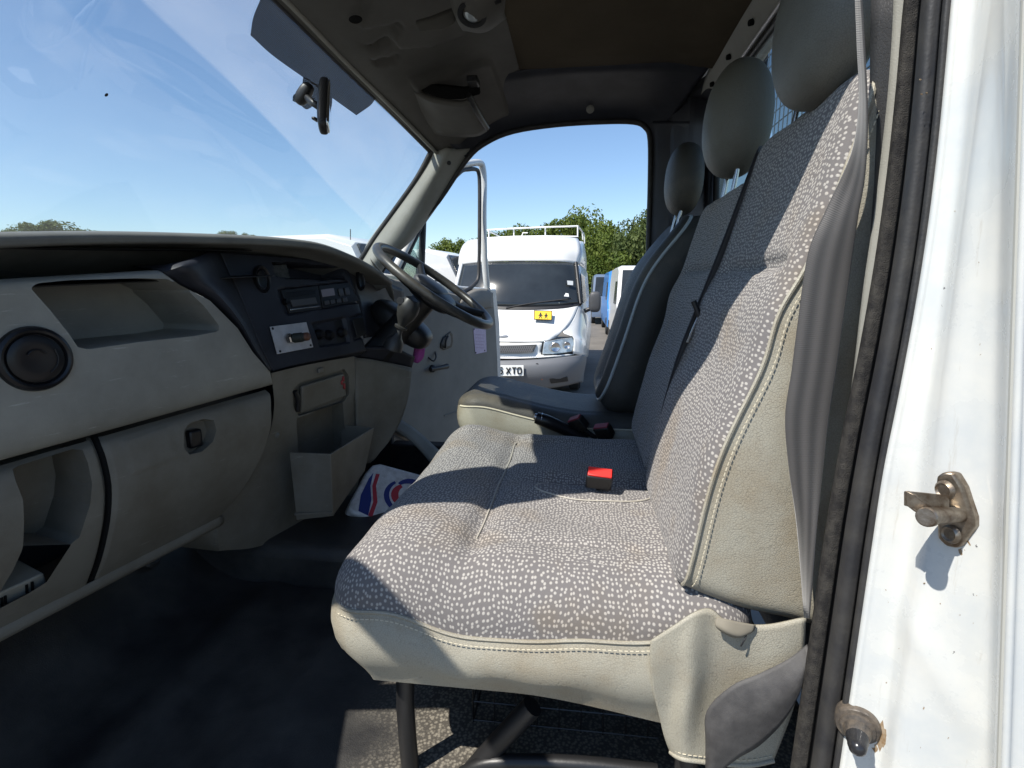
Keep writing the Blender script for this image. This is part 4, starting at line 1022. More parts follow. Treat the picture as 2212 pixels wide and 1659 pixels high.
# oval vents either side of the cubby
for (x, y), rx, ry in (((560, 604), .026, .040), ((773, 606), .017, .036)):
    o_ = CF(x, y) + NR * .013
    ov = lathe('air_vent', o_, NR, [(ry * r_, h_) for r_, h_ in ((0, -.001), (.30, -.002), (.62, .001), (.70, -.002), (.80, .004), (.92, .006), (1.0, .002), (1.02, -.006))], M['gloss'], console, seg=30, xdir=(0, 1, 0), sx=rx / ry)
# bare plate with a tap-like valve screwed on
plate = cslab('switch_plate', [(576, 706), (655, 696), (670, 750), (592, 765)], .003, M['alu'], console, bevel=.0006)
for x, y in ((582, 710), (598, 759), (664, 746)): lathe('screw', CF(x, y) + NR * .014, NR, [(0, .002), (.003, .0015), (.004, 0)], M['black'], plate, seg=10)
v0 = CF(616, 732) + NR * .013
va = A3((.80, .10, .10)); va /= np.linalg.norm(va)
lathe('valve_nut', v0, va, [(.0, .014), (.014, .014), (.016, .010), (.016, 0)], M['steel'], plate, seg=6, smooth=False)
lathe('valve_body', v0, va, [(0, .062), (.011, .060), (.0125, .05), (.012, .044), (.0145, .042), (.0145, .018), (.010, .014), (.010, 0)], mat('dark_green_knob', (.03, .035, .03), .5), plate, seg=20)
lathe('valve_cap', v0 + va * .052, va, [(0, .014), (.008, .013), (.012, .009), (.0125, 0)], mat('brown_cap', (.14, .06, .035), .5), plate, seg=18)
# heater controls and blanking switch
heat = cslab('heater_panel', [(676, 702), (742, 690), (754, 739), (694, 749)], .003, M['black'], console, off=-.018)
for x, y in ((690, 722), (711, 724), (738, 718)):
    kn = lathe('heater_knob', CF(x, y) - NR * .004, NR, [(0, .020), (.011, .019), (.0135, .012), (.0175, .006), (.0175, 0)], M['gloss'], heat, seg=22)
    box('pointer', Vector(tuple(CF(x + 4, y) + NR * .012)), (.003, .0025, .016), M['alu'], kn, bevel=.0005)
cslab('blank_switch', [(757, 690), (780, 684), (787, 722), (768, 730)], .005, M['black'], console, off=-.006)
# ---- lower centre: beige tower with ash drawer, recess and bin
def LT(px, py): return PP(px, py, P(600, 900, 1.43), np.cross(P(760, 775, 1.78) - P(590, 803, 1.43), P(560, 1150, 1.43) - P(590, 803, 1.43)))
recess = [(642, 905), (740, 872), (746, 925), (800, 948), (790, 975), (650, 985)]
rowsT = [[LT(586, 806), LT(640, 793), LT(700, 781), LT(765, 770)], [LT(592, 880), LT(640, 868), LT(700, 850), LT(768, 830)], [LT(578, 950), LT(640, 935), LT(700, 920), LT(768, 900)], [LT(540, 1020), LT(610, 1010), LT(690, 985), LT(768, 960)], [LT(480, 1085), LT(590, 1075), LT(690, 1050), LT(775, 1015)], [LT(466, 1120), LT(585, 1125), LT(680, 1100), LT(770, 1055)], [LT(474, 1190), LT(560, 1180), LT(640, 1142), LT(730, 1100)]]
tower = carve('console_tower', rowsT, M['dash_shaded'], [([(640, 904), (741, 872), (748, 985), (646, 1000)], A3((-.05, .015, 0))), ([(632, 842), (648, 826), (744, 797), (754, 812), (755, 850), (743, 868), (645, 899), (634, 880)], A3((-.014, .004, 0)))], dash, n=12, nr=9, thick=0, angle=50)
patch('tower_side', [[LT(466, 1110), LT(474, 1190)], [LT(466, 1110) + A3((-.25, .02, 0)), LT(474, 1190) + A3((-.25, .02, 0))]], M['dash_shaded'], dash, n=2, thick=.004)
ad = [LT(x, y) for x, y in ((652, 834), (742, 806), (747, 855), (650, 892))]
drawer = slab('ash_drawer', [p - A3((.008, 0, 0)) for p in ad], A3((.012, -.003, 0)), M['dash_shaded'], tower, bevel=.005, seg=3)
tube('drawer_pull', [LT(636, 845) + A3((.002, 0, 0)), LT(641, 862) + A3((.004, 0, 0)), LT(642, 888) + A3((.002, 0, 0))], .008, M['black'], tower, n=3, seg=8)
for x, y, s in ((738, 818, 6), (740, 834, 7), (735, 826, 5)): egg('emblem', LT(x, y) + A3((.006, 0, 0)), (.004, .006, .010 * s / 6), mat('red_emblem', (.30, .03, .03), .5), drawer, n=(10, 8))
box('drawer_tab', LT(690, 800) + A3((.004, 0, 0)), (.01, .03, .018), M['dash_shaded'], tower, bevel=.004)
lathe('screw_cap', LT(598, 940), (.9, -.4, 0), [(0, .003), (.006, .002), (.009, 0)], M['dashtop'], tower, seg=14)
# door pocket style bin
b0 = [P(650, 990, 1.43), P(717, 1000, 1.43), P(806, 945, 1.73), P(735, 926, 1.74)]
z0 = CAM_Z - .492
b0 = [W(-.845, 1.43, -.492), W(-.715, 1.43, -.492), W(-.70, 1.735, -.492), W(-.83, 1.76, -.492)]
zz = A3((0, 0, -.20))
def wallq(name, a, b, dza, m): 
    return slab(name, [a, b, b + A3((-.012, 0, dza)), a + A3((-.012, 0, dza))], A3((-.004, .005, 0)), m, None, .0015)
binp = slab('bin_pocket', [b0[0], b0[1], b0[1] + A3((-.01, .01, -.20)), b0[0] + A3((0, .01, -.22))], A3((0, .007, 0)), M['dash_shaded'], dash, bevel=.002)
slab('bin_front', [b0[1], b0[2], b0[2] + A3((-.03, -.03, -.15)), b0[1] + A3((-.01, .01, -.20))], A3((-.007, 0, 0)), M['dash_shaded'], binp, bevel=.002)
slab('bin_far_side', [b0[2], b0[3], b0[3] + A3((0, -.02, -.15)), b0[2] + A3((-.03, -.03, -.15))], A3((0, -.007, 0)), M['dash_shaded'], binp, bevel=.002)
slab('bin_base', [b0[0] + zz, b0[1] + A3((-.012, .005, -.19)), b0[2] + A3((-.03, -.03, -.145)), b0[3] + A3((0, 0, -.145))], A3((0, 0, .006)), M['dash_shaded'], binp, bevel=0)
wr = thing('litter_wrapper', 'small yellow and white wrapper poking out of the console bin', 'wrapper', W(-.76, 1.5, -.53))
slab('wrapper_fold', [P(690, 990, 1.50), P(705, 982, 1.50), P(708, 995, 1.49), P(694, 1004, 1.49)], A3((.004, .006, 0)), mat('yellow_wrapper', (.50, .48, .06), .5), wr, bevel=0)
slab('wrapper_tail', [P(699, 997, 1.485), P(714, 990, 1.485), P(716, 1008, 1.48), P(700, 1008, 1.48)], A3((.004, .006, 0)), M['jug_white'], wr, bevel=0)
# driver's knee panel
kp = [[P(764, 772, 1.78), P(800, 776, 1.84), P(850, 786, 1.93), P(888, 796, 2.0)], [P(766, 830, 1.78), P(805, 835, 1.84), P(850, 842, 1.92), P(882, 850, 1.98)], [P(768, 890, 1.78), P(805, 890, 1.84), P(840, 893, 1.90), P(868, 900, 1.95)], [P(770, 950, 1.78), P(795, 955, 1.83), P(820, 955, 1.87), P(842, 950, 1.90)], [P(775, 1000, 1.80), P(795, 1000, 1.84), P(805, 995, 1.85), P(812, 985, 1.86)]]
patch('knee_panel', kp, M['dash_shaded'], dash, n=6, thick=.008)
patch('column_surround', [[P(760, 752, 1.76), P(800, 750, 1.82), P(850, 752, 1.9), P(895, 770, 2.0)], [P(764, 768, 1.79), P(800, 774, 1.85), P(850, 784, 1.94), P(888, 793, 2.01)]], M['navy'], dash, n=5, thick=.01)
# instrument binnacle in the shade of the hood
ib = [[P(735, 570, 1.80), P(790, 585, 1.95), P(840, 612, 2.15), P(870, 625, 2.25)], [P(770, 640, 1.86), P(800, 650, 1.98), P(840, 665, 2.15), P(870, 660, 2.25)], [P(788, 730, 1.82), P(815, 725, 1.92), P(845, 720, 2.05), P(870, 700, 2.2)]]
bin_ = patch('instrument_panel', ib, M['navy'], dash, n=5, thick=.01)
patch('binnacle_trim', [[P(800, 560, 1.86), P(822, 600, 1.98), P(842, 640, 2.1)], [P(842, 606, 2.02), P(850, 630, 2.08), P(852, 650, 2.14)]], M['dashtop'], dash, n=4, thick=.01)
egg('column_cowl', P(868, 700, 1.99), (.13, .075, .050), M['black'], dash, rot=Matrix.Rotation(.62, 3, 'Y'), p=3)
box('dash_end', W(-1.02, 2.14, -.30), (.22, .44, .44), M['navy'], dash, bevel=.04)
box('dash_core', W(-1.24, 1.52, -.35), (.12, 1.66, .56), M['navy'], dash, bevel=.02)

# ================================================================== GEAR LEVER
gear = thing('gear_lever', 'short dashboard gear lever with a dark bulbous knob beside the steering wheel', 'gear lever', P(858, 735, 1.76))
ga, gb = P(852, 742, 1.77), P(893, 640, 1.77); gd = (gb - ga) / np.linalg.norm(gb - ga); gl = float(np.linalg.norm(gb - ga))
kx = mat('worn_grey_knob', (.032, .032, .030), .42, spec=.5)
lathe('gear_knob', ga, gd, [(.012, gl * .36), (.016, gl * .42), (.030, gl * .56), (.037, gl * .70), (.036, gl * .82), (.026, gl * .94), (0, gl)], kx, gear, seg=26)
lathe('lever_collar', ga, gd, [(.013, gl * .20), (.011, gl * .24), (.010, gl * .30), (.022, gl * .33), (.023, gl * .37), (.012, gl * .39)], kx, gear, seg=22)
lathe('lever_boot', ga, gd, [(.034, -.02), (.030, gl * .06), (.018, gl * .14), (.012, gl * .22)], kx, gear, seg=22)

# ================================================================== STEERING WHEEL
wc = (P(820, 530, 1.93) + P(1060, 705, 1.93)) / 2; wu = P(1060, 705, 1.93) - P(820, 530, 1.93); WR = float(np.linalg.norm(wu)) / 2 - .012; wu /= np.linalg.norm(wu)
wv = A3((0, 1, 0)); wnn = np.cross(wv, wu); wnn = wnn if wnn[2] > 0 else -wnn
wheel = thing('steering_wheel', 'black four spoke steering wheel with worn leather rim', 'steering wheel', wc)
wl = mat('worn_wheel_rim', (.030, .029, .027), .38, bump=.15, bscale=400, var=.5, vscale=14, var_col=(.075, .07, .06))
tube('rim', [wc + wu * WR * math.cos(t) + wv * WR * math.sin(t) for t in [2 * math.pi * k / 72 for k in range(72)]], .0165, wl, wheel, n=1, seg=14, closed=True)
WRm = Matrix((Vector(tuple(wu)), Vector(tuple(wv)), Vector(tuple(np.cross(wu, wv))))).transposed()
hub = egg('hub', wc - wnn * .035 + wu * .01, (.092, .085, .035), M['black'], wheel, rot=WRm, p=3.0)
egg('hub_cover', wc - wnn * .012 + wu * -.012, (.066, .07, .022), mat('grey_hub_cover', (.07, .07, .072), .5), hub, rot=WRm, p=3.2)
for an in (.62, -.62, math.pi - .95, math.pi + .95):
    dd = wu * math.cos(an) + wv * math.sin(an)
    path = [wc - wnn * .035 + dd * .06, wc - wnn * .025 + dd * .14, wc + dd * (WR - .006)]
    tube('spoke', path, [.026, .017, .014], M['black'], wheel, n=4, seg=10)
tube('column', [wc - wnn * .05, wc - wnn * .18 - wu * .02, wc - wnn * .36 + A3((-.06, 0, 0))], [.045, .05, .06], M['black'], wheel, n=4, seg=16)
tube('stalk', [wc - wnn * .09 + wv * -.03, wc - wnn * .085 + wv * -.12 - wu * .02, wc - wnn * .08 + wv * -.19 - wu * .03], [.008, .010, .013], M['black'], wheel, n=4, seg=10)
tube('stalk', [wc - wnn * .09 + wv * .03, wc - wnn * .085 + wv * .12, wc - wnn * .08 + wv * .19], [.008, .010, .013], M['black'], wheel, n=4, seg=10)
tag_ = thing('key_fob_cloth', 'magenta tag hanging under the steering column', 'tag', P(905, 775, 2.02))
patch('cloth', [[P(895, 752, 2.04), P(908, 748, 2.03), P(918, 752, 2.04)], [P(892, 770, 2.03), P(904, 770, 2.02), P(916, 768, 2.03)], [P(890, 780, 2.04), P(902, 784, 2.03), P(912, 776, 2.04)]], M['pink'], tag_, n=4, thick=.003)

# ================================================================== REAR VIEW MIRROR
mp = on_screen(655, 205, .0)
mir = thing('rear_view_mirror', 'black rear view mirror hanging from the windscreen shade band', 'mirror', mp)
egg('mount_foot', on_screen(657, 203, .02), (.018, .020, .034), M['black'], mir, rot=Matrix.Rotation(.7, 3, 'Y'), p=2.6)
my = float(on_screen(657, 205)[1]) - .06
tube('mount_arm', [on_screen(660, 208, .03), P(676, 222, my), P(690, 232, my)], .010, M['black'], mir, n=3, seg=8)
mpts = [(702, 172), (713, 172), (712, 230), (709, 262), (704, 283), (697, 284), (688, 262), (684, 240), (690, 215), (693, 180)]
shell = egg('mirror_shell', P(697, 228, my), (.022, .115, .034), M['black'], mir, rot=frame_rot((.15, .30, 1), (1, -.35, 0)), p=3.2)
# the shell is long across the cab: tilt its far end towards the driver
R_ = Matrix(((0.62, -.75, .10), (.10, .12, .99), (-.78, -.62, .02))).transposed()
bpy.data.objects.remove(shell)
top_, bot_ = P(703, 176, my + .05), P(698, 282, my - .05)
axm = Vector(tuple(top_ - bot_)); hl = axm.length / 2; fx = frame_rot(axm, (1, .35, 0))
shell = egg('mirror_shell', (top_ + bot_) / 2, (.017, .032, hl), M['black'], mir, rot=fx, p=3.4)
egg('mirror_glass', (top_ + bot_) / 2 + np.array(fx @ Vector((.012, 0, 0))), (.0065, .029, hl * .94), M['mirror'], shell, rot=fx, p=3.6)
box('dip_lever', P(682, 258, my - .02), (.012, .03, .008), M['black'], shell, bevel=.003)

# ================================================================== BENCH SEAT (passenger side, two places)
bench = thing('bench_seat', 'double passenger bench in grey dotted fabric with beige leather sides', 'seat', W(-.1, 1.2, FLOOR))
cx0, cy0, cw, ch = -.425, .765, .72, .945
def seam_drop(a, b):
    """how far the seam lies below the crown, round the cushion"""
    base_ = .085 + .022 * gs(a, .28, .18) - .02 * step(a - .45, .25)
    return base_
def cush(a, b, d):
    x, y = cx0 + a, cy0 + b
    z = -.470 + .006 * math.sin(b * 9) 
    z += .030 * gs(a, .11, .11) * (1 - .0)                         # front roll
    z -= .016 * gs(a, .245, .022) * step(d - .03, .10)               # piping groove behind it
    z += .010 * gs(a, .36, .14)
    z -= .007 * gs(b, .135, .012) * step(a - .22, .06) + 0.006 * gs(b, .80, .012)
    z -= .020 * gs(b, .475, .028) * step(a - .27, .12) 
    z -= .030 * step(b - .55, .35) * (1 - step(.2 - a, .2)) * 0.4
    z -= .012 * gs(a, .40, .12) * gs(b, .28, .12) + .012 * gs(a, .40, .12) * gs(b, .68, .12)
    q = ((a - .47) / .135) ** 2 + ((b - .405) / .055) ** 2            # stitched patch by the buckle
    z += .007 * step(1.15 - q, .3)
    z += .0025 * math.sin(a * 31 + b * 17) * math.sin(b * 23 - a * 11)
    z += qd(d, .10, seam_drop(a, b))
    return z
def cmat(a, b):
    q = ((a - .47) / .135) ** 2 + ((b - .405) / .055) ** 2
    if q < 1: return 0
    if b < .072 + .010 * math.sin(a * 6): return 0
    return 1
cushion, cl = padded('cushion', W(cx0, cy0, 0), (1, 0, 0), (0, 1, 0), (0, 0, 1), cw, ch, .085, cush, [M['fab_wide'], M['fab_fine']], bench, mfun=cmat, step=.008, uvs=(1, .80))
cen = A3((cx0 + cw / 2, cy0 + ch / 2))
def outn(i, loop):
    k = len(loop); t = loop[(i + 2) % k] - loop[i - 2]; n_ = A3((t[1], -t[0], 0)); l = np.linalg.norm(n_)
    n_ = n_ / l if l > 1e-6 else A3((0, 0, 0)); c_ = loop[i][:2] - cen
    return n_ if n_[:2] @ c_ > 0 else -n_
def skirt(name, loop, m, parent, zb, bulge=.014, tuck=.03, front_tuck=.06, rows=7):
    R_ = []
    for k in range(rows + 1):
        t = k / rows; r = []
        for i, p in enumerate(loop):
            n_ = outn(i, loop); z_end = zb(p) + CAM_Z
            q = p + n_ * (bulge * math.sin(math.pi * min(1, t * 1.25)) - tuck * max(0, t - .55) ** 1.5 * 2)
            q[2] = p[2] * (1 - t) + z_end * t
            q[0] += front_tuck * t * t * max(0, -n_[0]) 
            q[2] += .003 * math.sin(i * .35) * t * (1 - t) * 4
            r.append(q)
        R_.append(r)
    bm = bmesh.new(); grid_mesh(bm, R_, closed_u=True)
    return finish(name, bm, m, parent, True, angle=80)
def zb(p): return -.678 - .045 * step(p[0] + .1, .4)
sk = skirt('side_cover', cl, M['leather'], bench, zb)
near = [p for p in cl[:len(cl) // 3] if p[1] < cy0 + .02 and p[0] < .18]
front = [p for p in cl if p[0] < cx0 + .06]
tube('piping', [p + A3((0, -.0015, 0)) for p in near], .0032, M['leather'], cushion, n=1, seg=6)
stitches('stitching', near, (0, -.010, -.008), M['thread'], cushion)
slab('cushion_base', [W(cx0 + .08, cy0 + .03, -.66), W(.30, cy0 + .03, -.69), W(.30, cy0 + ch - .03, -.69), W(cx0 + .08, cy0 + ch - .03, -.66)], A3((0, 0, -.012)), M['black'], bench, bevel=.002)
el = []
for k in range(40):
    t_ = 2 * math.pi * k / 40; a_, b_ = .47 + .135 * math.cos(t_), .405 + .055 * math.sin(t_); el.append(W(cx0 + a_, cy0 + b_, cush(a_, b_, .2) + .001))
tube('seam_welt', el, .0018, M['piping'], cushion, n=1, seg=6, closed=True)
tube('seam_welt', [W(cx0 + .245 + .002 * math.sin(k), cy0 + .15 + .06 * k, cush(.245, .15 + .06 * k, .2) + .0015) for k in range(12)], .0022, M['piping'], cushion, n=3, seg=6)
# drape of leather at the rear lower corner
dr = [[(1405, 1384, .748), (1455, 1352, .742), (1498, 1324, .745), (1535, 1316, .752), (1572, 1342, .748), (1650, 1350, .75), (1740, 1334, .755)],
      [(1404, 1430, .748), (1452, 1420, .742), (1492, 1395, .736), (1540, 1405, .752), (1600, 1432, .752), (1670, 1436, .745), (1736, 1398, .755)],
      [(1410, 1490, .752), (1450, 1490, .750), (1490, 1476, .735), (1530, 1490, .752), (1590, 1510, .756), (1660, 1510, .748), (1728, 1466, .755)],
      [(1424, 1545, .760), (1448, 1548, .755), (1480, 1545, .738), (1520, 1550, .750), (1580, 1560, .756), (1640, 1560, .752), (1712, 1530, .76)],
      [(1436, 1590, .765), (1452, 1596, .757), (1478, 1600, .745), (1512, 1604, .750), (1570, 1610, .756), (1630, 1610, .752), (1690, 1590, .76)],
      [(1448, 1622, .768), (1462, 1632, .757), (1480, 1638, .748), (1510, 1642, .750), (1566, 1648, .756), (1620, 1650, .752), (1670, 1640, .76)]]
drw = [[P(*q) for q in r] for r in dr]
drape = patch('corner_drape', drw, M['leather'], bench, n=7, thick=.004)
tube('hem', [p + A3((0, -.002, 0)) for p in drw[-1]], .004, M['leather'], drape, n=4, seg=8)
stitches('stitching', spline([P(x, y - 8, Y - .004) for x, y, Y in dr[-1]], 4), (0, 0, 0), M['thread'], drape)
patch('torn_flap', [[P(1548, 1332, .742), P(1572, 1338, .738), P(1600, 1344, .740), P(1632, 1350, .744)], [P(1545, 1350, .736), P(1570, 1362, .730), P(1598, 1370, .732), P(1628, 1362, .742)], [P(1556, 1362, .738), P(1578, 1374, .734), P(1600, 1376, .735), P(1618, 1368, .742)]], mat('flap_underside', (.20, .18, .14), .8), drape, n=5, thick=.002)
tube('loose_thread', [P(1612, 1372, .738), P(1606, 1386, .735), P(1600, 1396, .735)], .0012, M['black'], drape, n=4, seg=5)
# backrests
UPV = A3((.185, 0, .69)); UL = float(np.linalg.norm(UPV)); UPV /= UL; FNT = A3((-UPV[2], 0, UPV[0]))
def backrest(name, y0, w, h, org, seam_b, lum, parent, mats, mf, rolloff=.030, depth=.16, side=M['leather'], corner=(1, .6, 1, .6)):
    def zf(a, b, d):
        z = lum * gs(b, .22, .16) - .016 * gs(b, seam_b, .011) * step(d - .04, .03) + .012 * gs(b, seam_b - .075, .055)
        z -= .010 * gs(a, w / 2, w * .28) * gs(b, h * .55, h * .35)
        z += .0018 * math.sin(b * 37 + a * 19) * math.sin(a * 29)
        return z + qd(d, rolloff, .014)
    f, lp_ = padded(name, org, (0, 1, 0), UPV, FNT, w, h, .075, zf, mats, parent, mfun=mf, step=.009, corner=corner, uvs=(.70, 1))
    R_ = []
    c_ = sum(lp_) / len(lp_)
    for k in range(8):
        t = k / 7; r = []
        for p in lp_:
            o_ = p - c_; o_ = o_ - FNT * (o_ @ FNT); l = np.linalg.norm(o_)
            bulge_ = .007 * math.sin(math.pi * min(1, t * 1.3))
            dp_ = depth * (1.42 - .72 * min(1, max(0, (p - org) @ UPV / h)))
            r.append(p - FNT * dp_ * t + o_ / l * bulge_)
        R_.append(r)
    bm = bmesh.new(); grid_mesh(bm, R_, closed_u=True)
    bm.faces.new([v for v in list(bm.verts)[-len(lp_):]])
    sd = finish(name.replace('_face', '_side') if name.endswith('_face') else name + '_side', bm, side, f, True, angle=80)
    return f, lp_, sd
bh = .790
pb, pl, ps_ = backrest('backrest_face', .785, .455, bh, W(.163, .785, -.470), .520, .022, bench, [M['fab_wide'], M['fab_fine']], lambda a, b: 0 if (a < .034 or a > .43 or b < .03) else 1, corner=(.45, .6, 1, .6))
nb = [p for p in pl if p[1] < .786 + .09 and p[2] < CAM_Z + .31]
nb = sorted([p for p in pl if p[1] < .80], key=lambda p: p[2])
tube('piping', [p + A3((-.001, -.002, 0)) for p in nb], .0032, M['leather'], pb, n=1, seg=6)
stitches('stitching', nb, (.012, -.006, 0), M['thread'], pb)
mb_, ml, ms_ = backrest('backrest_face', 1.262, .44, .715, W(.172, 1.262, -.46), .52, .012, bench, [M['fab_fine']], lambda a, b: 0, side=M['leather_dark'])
# headrests
hr = Matrix.Rotation(.04, 3, 'Y')
egg('headrest', P(1784, 48, .955), (.062, .124, .120), M['headrest'], bench, rot=hr, p=2.35, taper=.06)
egg('headrest', P(1592, 260, 1.50), (.078, .115, .138), M['headrest'], bench, rot=hr, p=2.25, taper=-.04)
for y_, z_ in ((.97, .34), (1.07, .34), (1.45, .28), (1.54, .28)):
    tube('headrest_post', [W(.345 + .03, y_, z_ - .06), W(.36 + .03, y_, z_ + .05)], .006, M['steel'], bench, n=1, seg=8)
# belt guide on the shoulder between the two places
slab('belt_guide', [P(1628, 345, 1.24), P(1638, 326, 1.24), P(1662, 305, 1.25), P(1690, 290, 1.25), P(1660, 322, 1.24), P(1640, 338, 1.24)], A3((.03, .02, .0)), M['navy'], bench, bevel=.004)
# steel frame under the cushion
tube('leg', [W(-.30, .84, -.65), W(-.305, .84, -.78), W(-.30, .84, FLOOR)], .017, M['black_metal'], bench, n=2, seg=12)
tube('leg', [W(-.30, 1.62, -.65), W(-.30, 1.62, FLOOR)], .017, M['black_metal'], bench, n=1, seg=12)
tube('brace', [P(1150, 1525, .86), P(1085, 1595, .86), P(1030, 1655, .86), P(1000, 1690, .86)], .020, M['black_metal'], bench, n=2, seg=12)
tube('leg', [W(.20, .80, -.66), W(.20, .80, FLOOR)], .02, M['black_metal'], bench, n=1, seg=12)
tube('leg', [W(.20, 1.62, -.66), W(.20, 1.62, FLOOR)], .02, M['black_metal'], bench, n=1, seg=12)
tube('base_rail', [P(1000, 1672, .845), P(1040, 1652, .845), P(1100, 1646, .845), P(1250, 1650, .845), P(1420, 1668, .845)], .014, M['black_metal'], bench, n=4, seg=10)
# wire storage basket below the bench
bask = thing('wire_basket', 'black wire storage basket under the bench seat', 'basket', W(0, 1.2, FLOOR))
bm = bmesh.new()
for i in range(9): tube_bm(bm, [W(-.20 + i * .045, .96, -.67), W(-.20 + i * .045, .96, FLOOR + .01)], .0018, 5)
for i in range(6): tube_bm(bm, [W(-.20, .96, -.68 - i * .045), W(.18, .96, -.68 - i * .045)], .0018, 5)
for i in range(12): tube_bm(bm, [W(-.20, .96 + i * .045, -.67), W(-.20, .96 + i * .045, FLOOR + .01)], .0018, 5)
for i in range(6): tube_bm(bm, [W(-.20, .96, -.68 - i * .045), W(-.20, 1.5, -.68 - i * .045)], .0018, 5)
finish('wire', bm, M['black_metal'], bask, kind='stuff')
tube('rim', [W(-.2, .96, -.668), W(.18, .96, -.668), W(.18, 1.5, -.668), W(-.2, 1.5, -.668)], .004, M['black_metal'], bask, n=1, seg=6, closed=True)

# ================================================================== BELTS AND BUCKLES
belt = thing('seat_belt', 'worn grey seat belt hanging down the near door post', 'seat belt', P(1740, 1340, .73))
L_ = [(1846, -60), (1848, 0), (1852, 100), (1856, 220), (1840, 330), (1786, 450), (1746, 545), (1724, 690), (1710, 800), (1696, 900), (1704, 1010), (1722, 1140), (1738, 1335)]
R__ = [(1856, -60), (1861, 0), (1867, 100), (1874, 250), (1868, 380), (1852, 480), (1836, 590), (1820, 700), (1806, 800), (1790, 905), (1778, 1010), (1764, 1150), (1748, 1335)]
rows = []
for k, (a, b) in enumerate(zip(L_, R__)):
    tw = min(1, abs(b[0] - a[0]) / 90); ya, yb = .745 + .0 * tw, .745 - .01 - .03 * (1 - tw)
    m_ = ((a[0] + b[0]) / 2, (a[1] + b[1]) / 2)
    rows.append([P(*a, ya), P(a[0] * .75 + b[0] * .25, a[1] * .75 + b[1] * .25, ya * .75 + yb * .25 - .003), P(*m_, (ya + yb) / 2 - .004), P(a[0] * .25 + b[0] * .75, a[1] * .25 + b[1] * .75, ya * .25 + yb * .75 - .003), P(*b, yb)])
patch('webbing', rows, M['belt'], belt, n=5, thick=.0016)
loop_ = [[P(1744, 1340, .73), P(1744, 1300, .76)], [P(1740, 1390, .725), P(1738, 1350, .755)], [P(1728, 1440, .718), P(1690, 1480, .73)], [P(1705, 1510, .712), P(1620, 1500, .722)]]
rows = [[(1744, 1392, .73), (1746, 1410, .72), (1742, 1440, .715)], [(1700, 1425, .725), (1722, 1470, .71), (1725, 1500, .71)], [(1640, 1455, .715), (1675, 1510, .70), (1690, 1560, .705)], [(1580, 1482, .712), (1610, 1545, .70), (1640, 1610, .705)], [(1527, 1535, .712), (1560, 1600, .70), (1590, 1640, .705)], [(1525, 1600, .715), (1535, 1655, .705), (1545, 1680, .71)], [(1525, 1700, .72), (1530, 1710, .71), (1538, 1720, .71)]]
patch('lower_loop', [[P(*q) for q in r] for r in rows], mat('slack_webbing', (.042, .040, .040), .65, bump=.25, bscale=900, var=.3, vscale=30, var_col=(.075, .072, .07)), belt, n=6, thick=.0018)
belt2 = thing('seat_belt', 'black seat belt running down between the two bench backrests', 'seat belt', P(1420, 1000, 1.25))
c2 = [(1650, 315, 1.235), (1640, 335, 1.215), (1608, 420, 1.205), (1570, 520, 1.205), (1530, 620, 1.205), (1502, 690, 1.205), (1482, 740, 1.205), (1462, 800, 1.205), (1440, 880, 1.205), (1424, 960, 1.21), (1420, 1010, 1.21)]
patch('webbing', [[P(x - 9, y, Y), P(x + 9, y, Y + .045)] for x, y, Y in c2], M['belt_dark'], belt2, n=5, thick=.002)
tube('latch_tongue', [P(1498, 650, 1.19), P(1504, 665, 1.19), P(1510, 682, 1.19)], .006, M['black'], belt2, n=3, seg=8)
slab('tongue_blade', [P(1506, 684, 1.195), P(1510, 686, 1.195), P(1487, 741, 1.195), P(1482, 739, 1.195)], A3((0, .006, 0)), M['steel'], belt2, bevel=.0006)
def buckle(label, c_, rot, cap, s=1.0):
    t = thing('belt_buckle', label, 'buckle', c_, 'seat belt buckles on the bench')
    R_ = rot
    body = box('buckle_body', c_, (.058 * s, .030 * s, .046 * s), M['black'], t, rot=R_, bevel=.004)
    o_ = Vector(tuple(c_)) + R_ @ Vector((0, 0, .0245 * s))
    box('release_button', o_, (.053 * s, .0235 * s, .006), cap, t, rot=R_, bevel=.002)
    tube('buckle_stalk', [Vector(tuple(c_)) + R_ @ Vector((0, 0, -.028)), Vector(tuple(c_)) + R_ @ Vector((0.01, .01, -.08))], .008, M['black'], t, n=1, seg=8)
Rr = Matrix.Rotation(-.10, 3, 'Z') @ Matrix.Rotation(.62, 3, 'X') @ Matrix.Rotation(.10, 3, 'Y')
buckle('black belt buckle with a bright red button standing on the bench cushion', P(1294, 1034, 1.155), Rr, M['red'])
buckle('dark upright buckle beside the handbrake with a faded red end', P(1250, 915, 1.77), Matrix.Rotation(-.5, 3, 'Z') @ Matrix.Rotation(.5, 3, 'X') @ Matrix.Rotation(-.5, 3, 'Y'), M['dull_red'], 1.0)
buckle('dark buckle nearest the backrest gap with a pinkish faded end', P(1305, 932, 1.75), Matrix.Rotation(-.4, 3, 'Z') @ Matrix.Rotation(.5, 3, 'X') @ Matrix.Rotation(-.3, 3, 'Y'), M['dull_red'], 1.0)
hb = thing('handbrake_lever', 'black handbrake lever with a bright button lying between bench and driver seat', 'handbrake', P(1230, 940, 1.76))
tube('grip', [P(1158, 902, 1.76), P(1180, 910, 1.76), P(1215, 925, 1.77), P(1265, 950, 1.78)], [.020, .023, .021, .018], M['gloss'], hb, n=4, seg=14)
lathe('button', P(1164, 903, 1.758), P(1150, 897, 1.755) - P(1170, 905, 1.76), [(0, .02), (.009, .018), (.012, .012), (.018, 0), (.0215, -.006)], M['steel'], hb, seg=16)

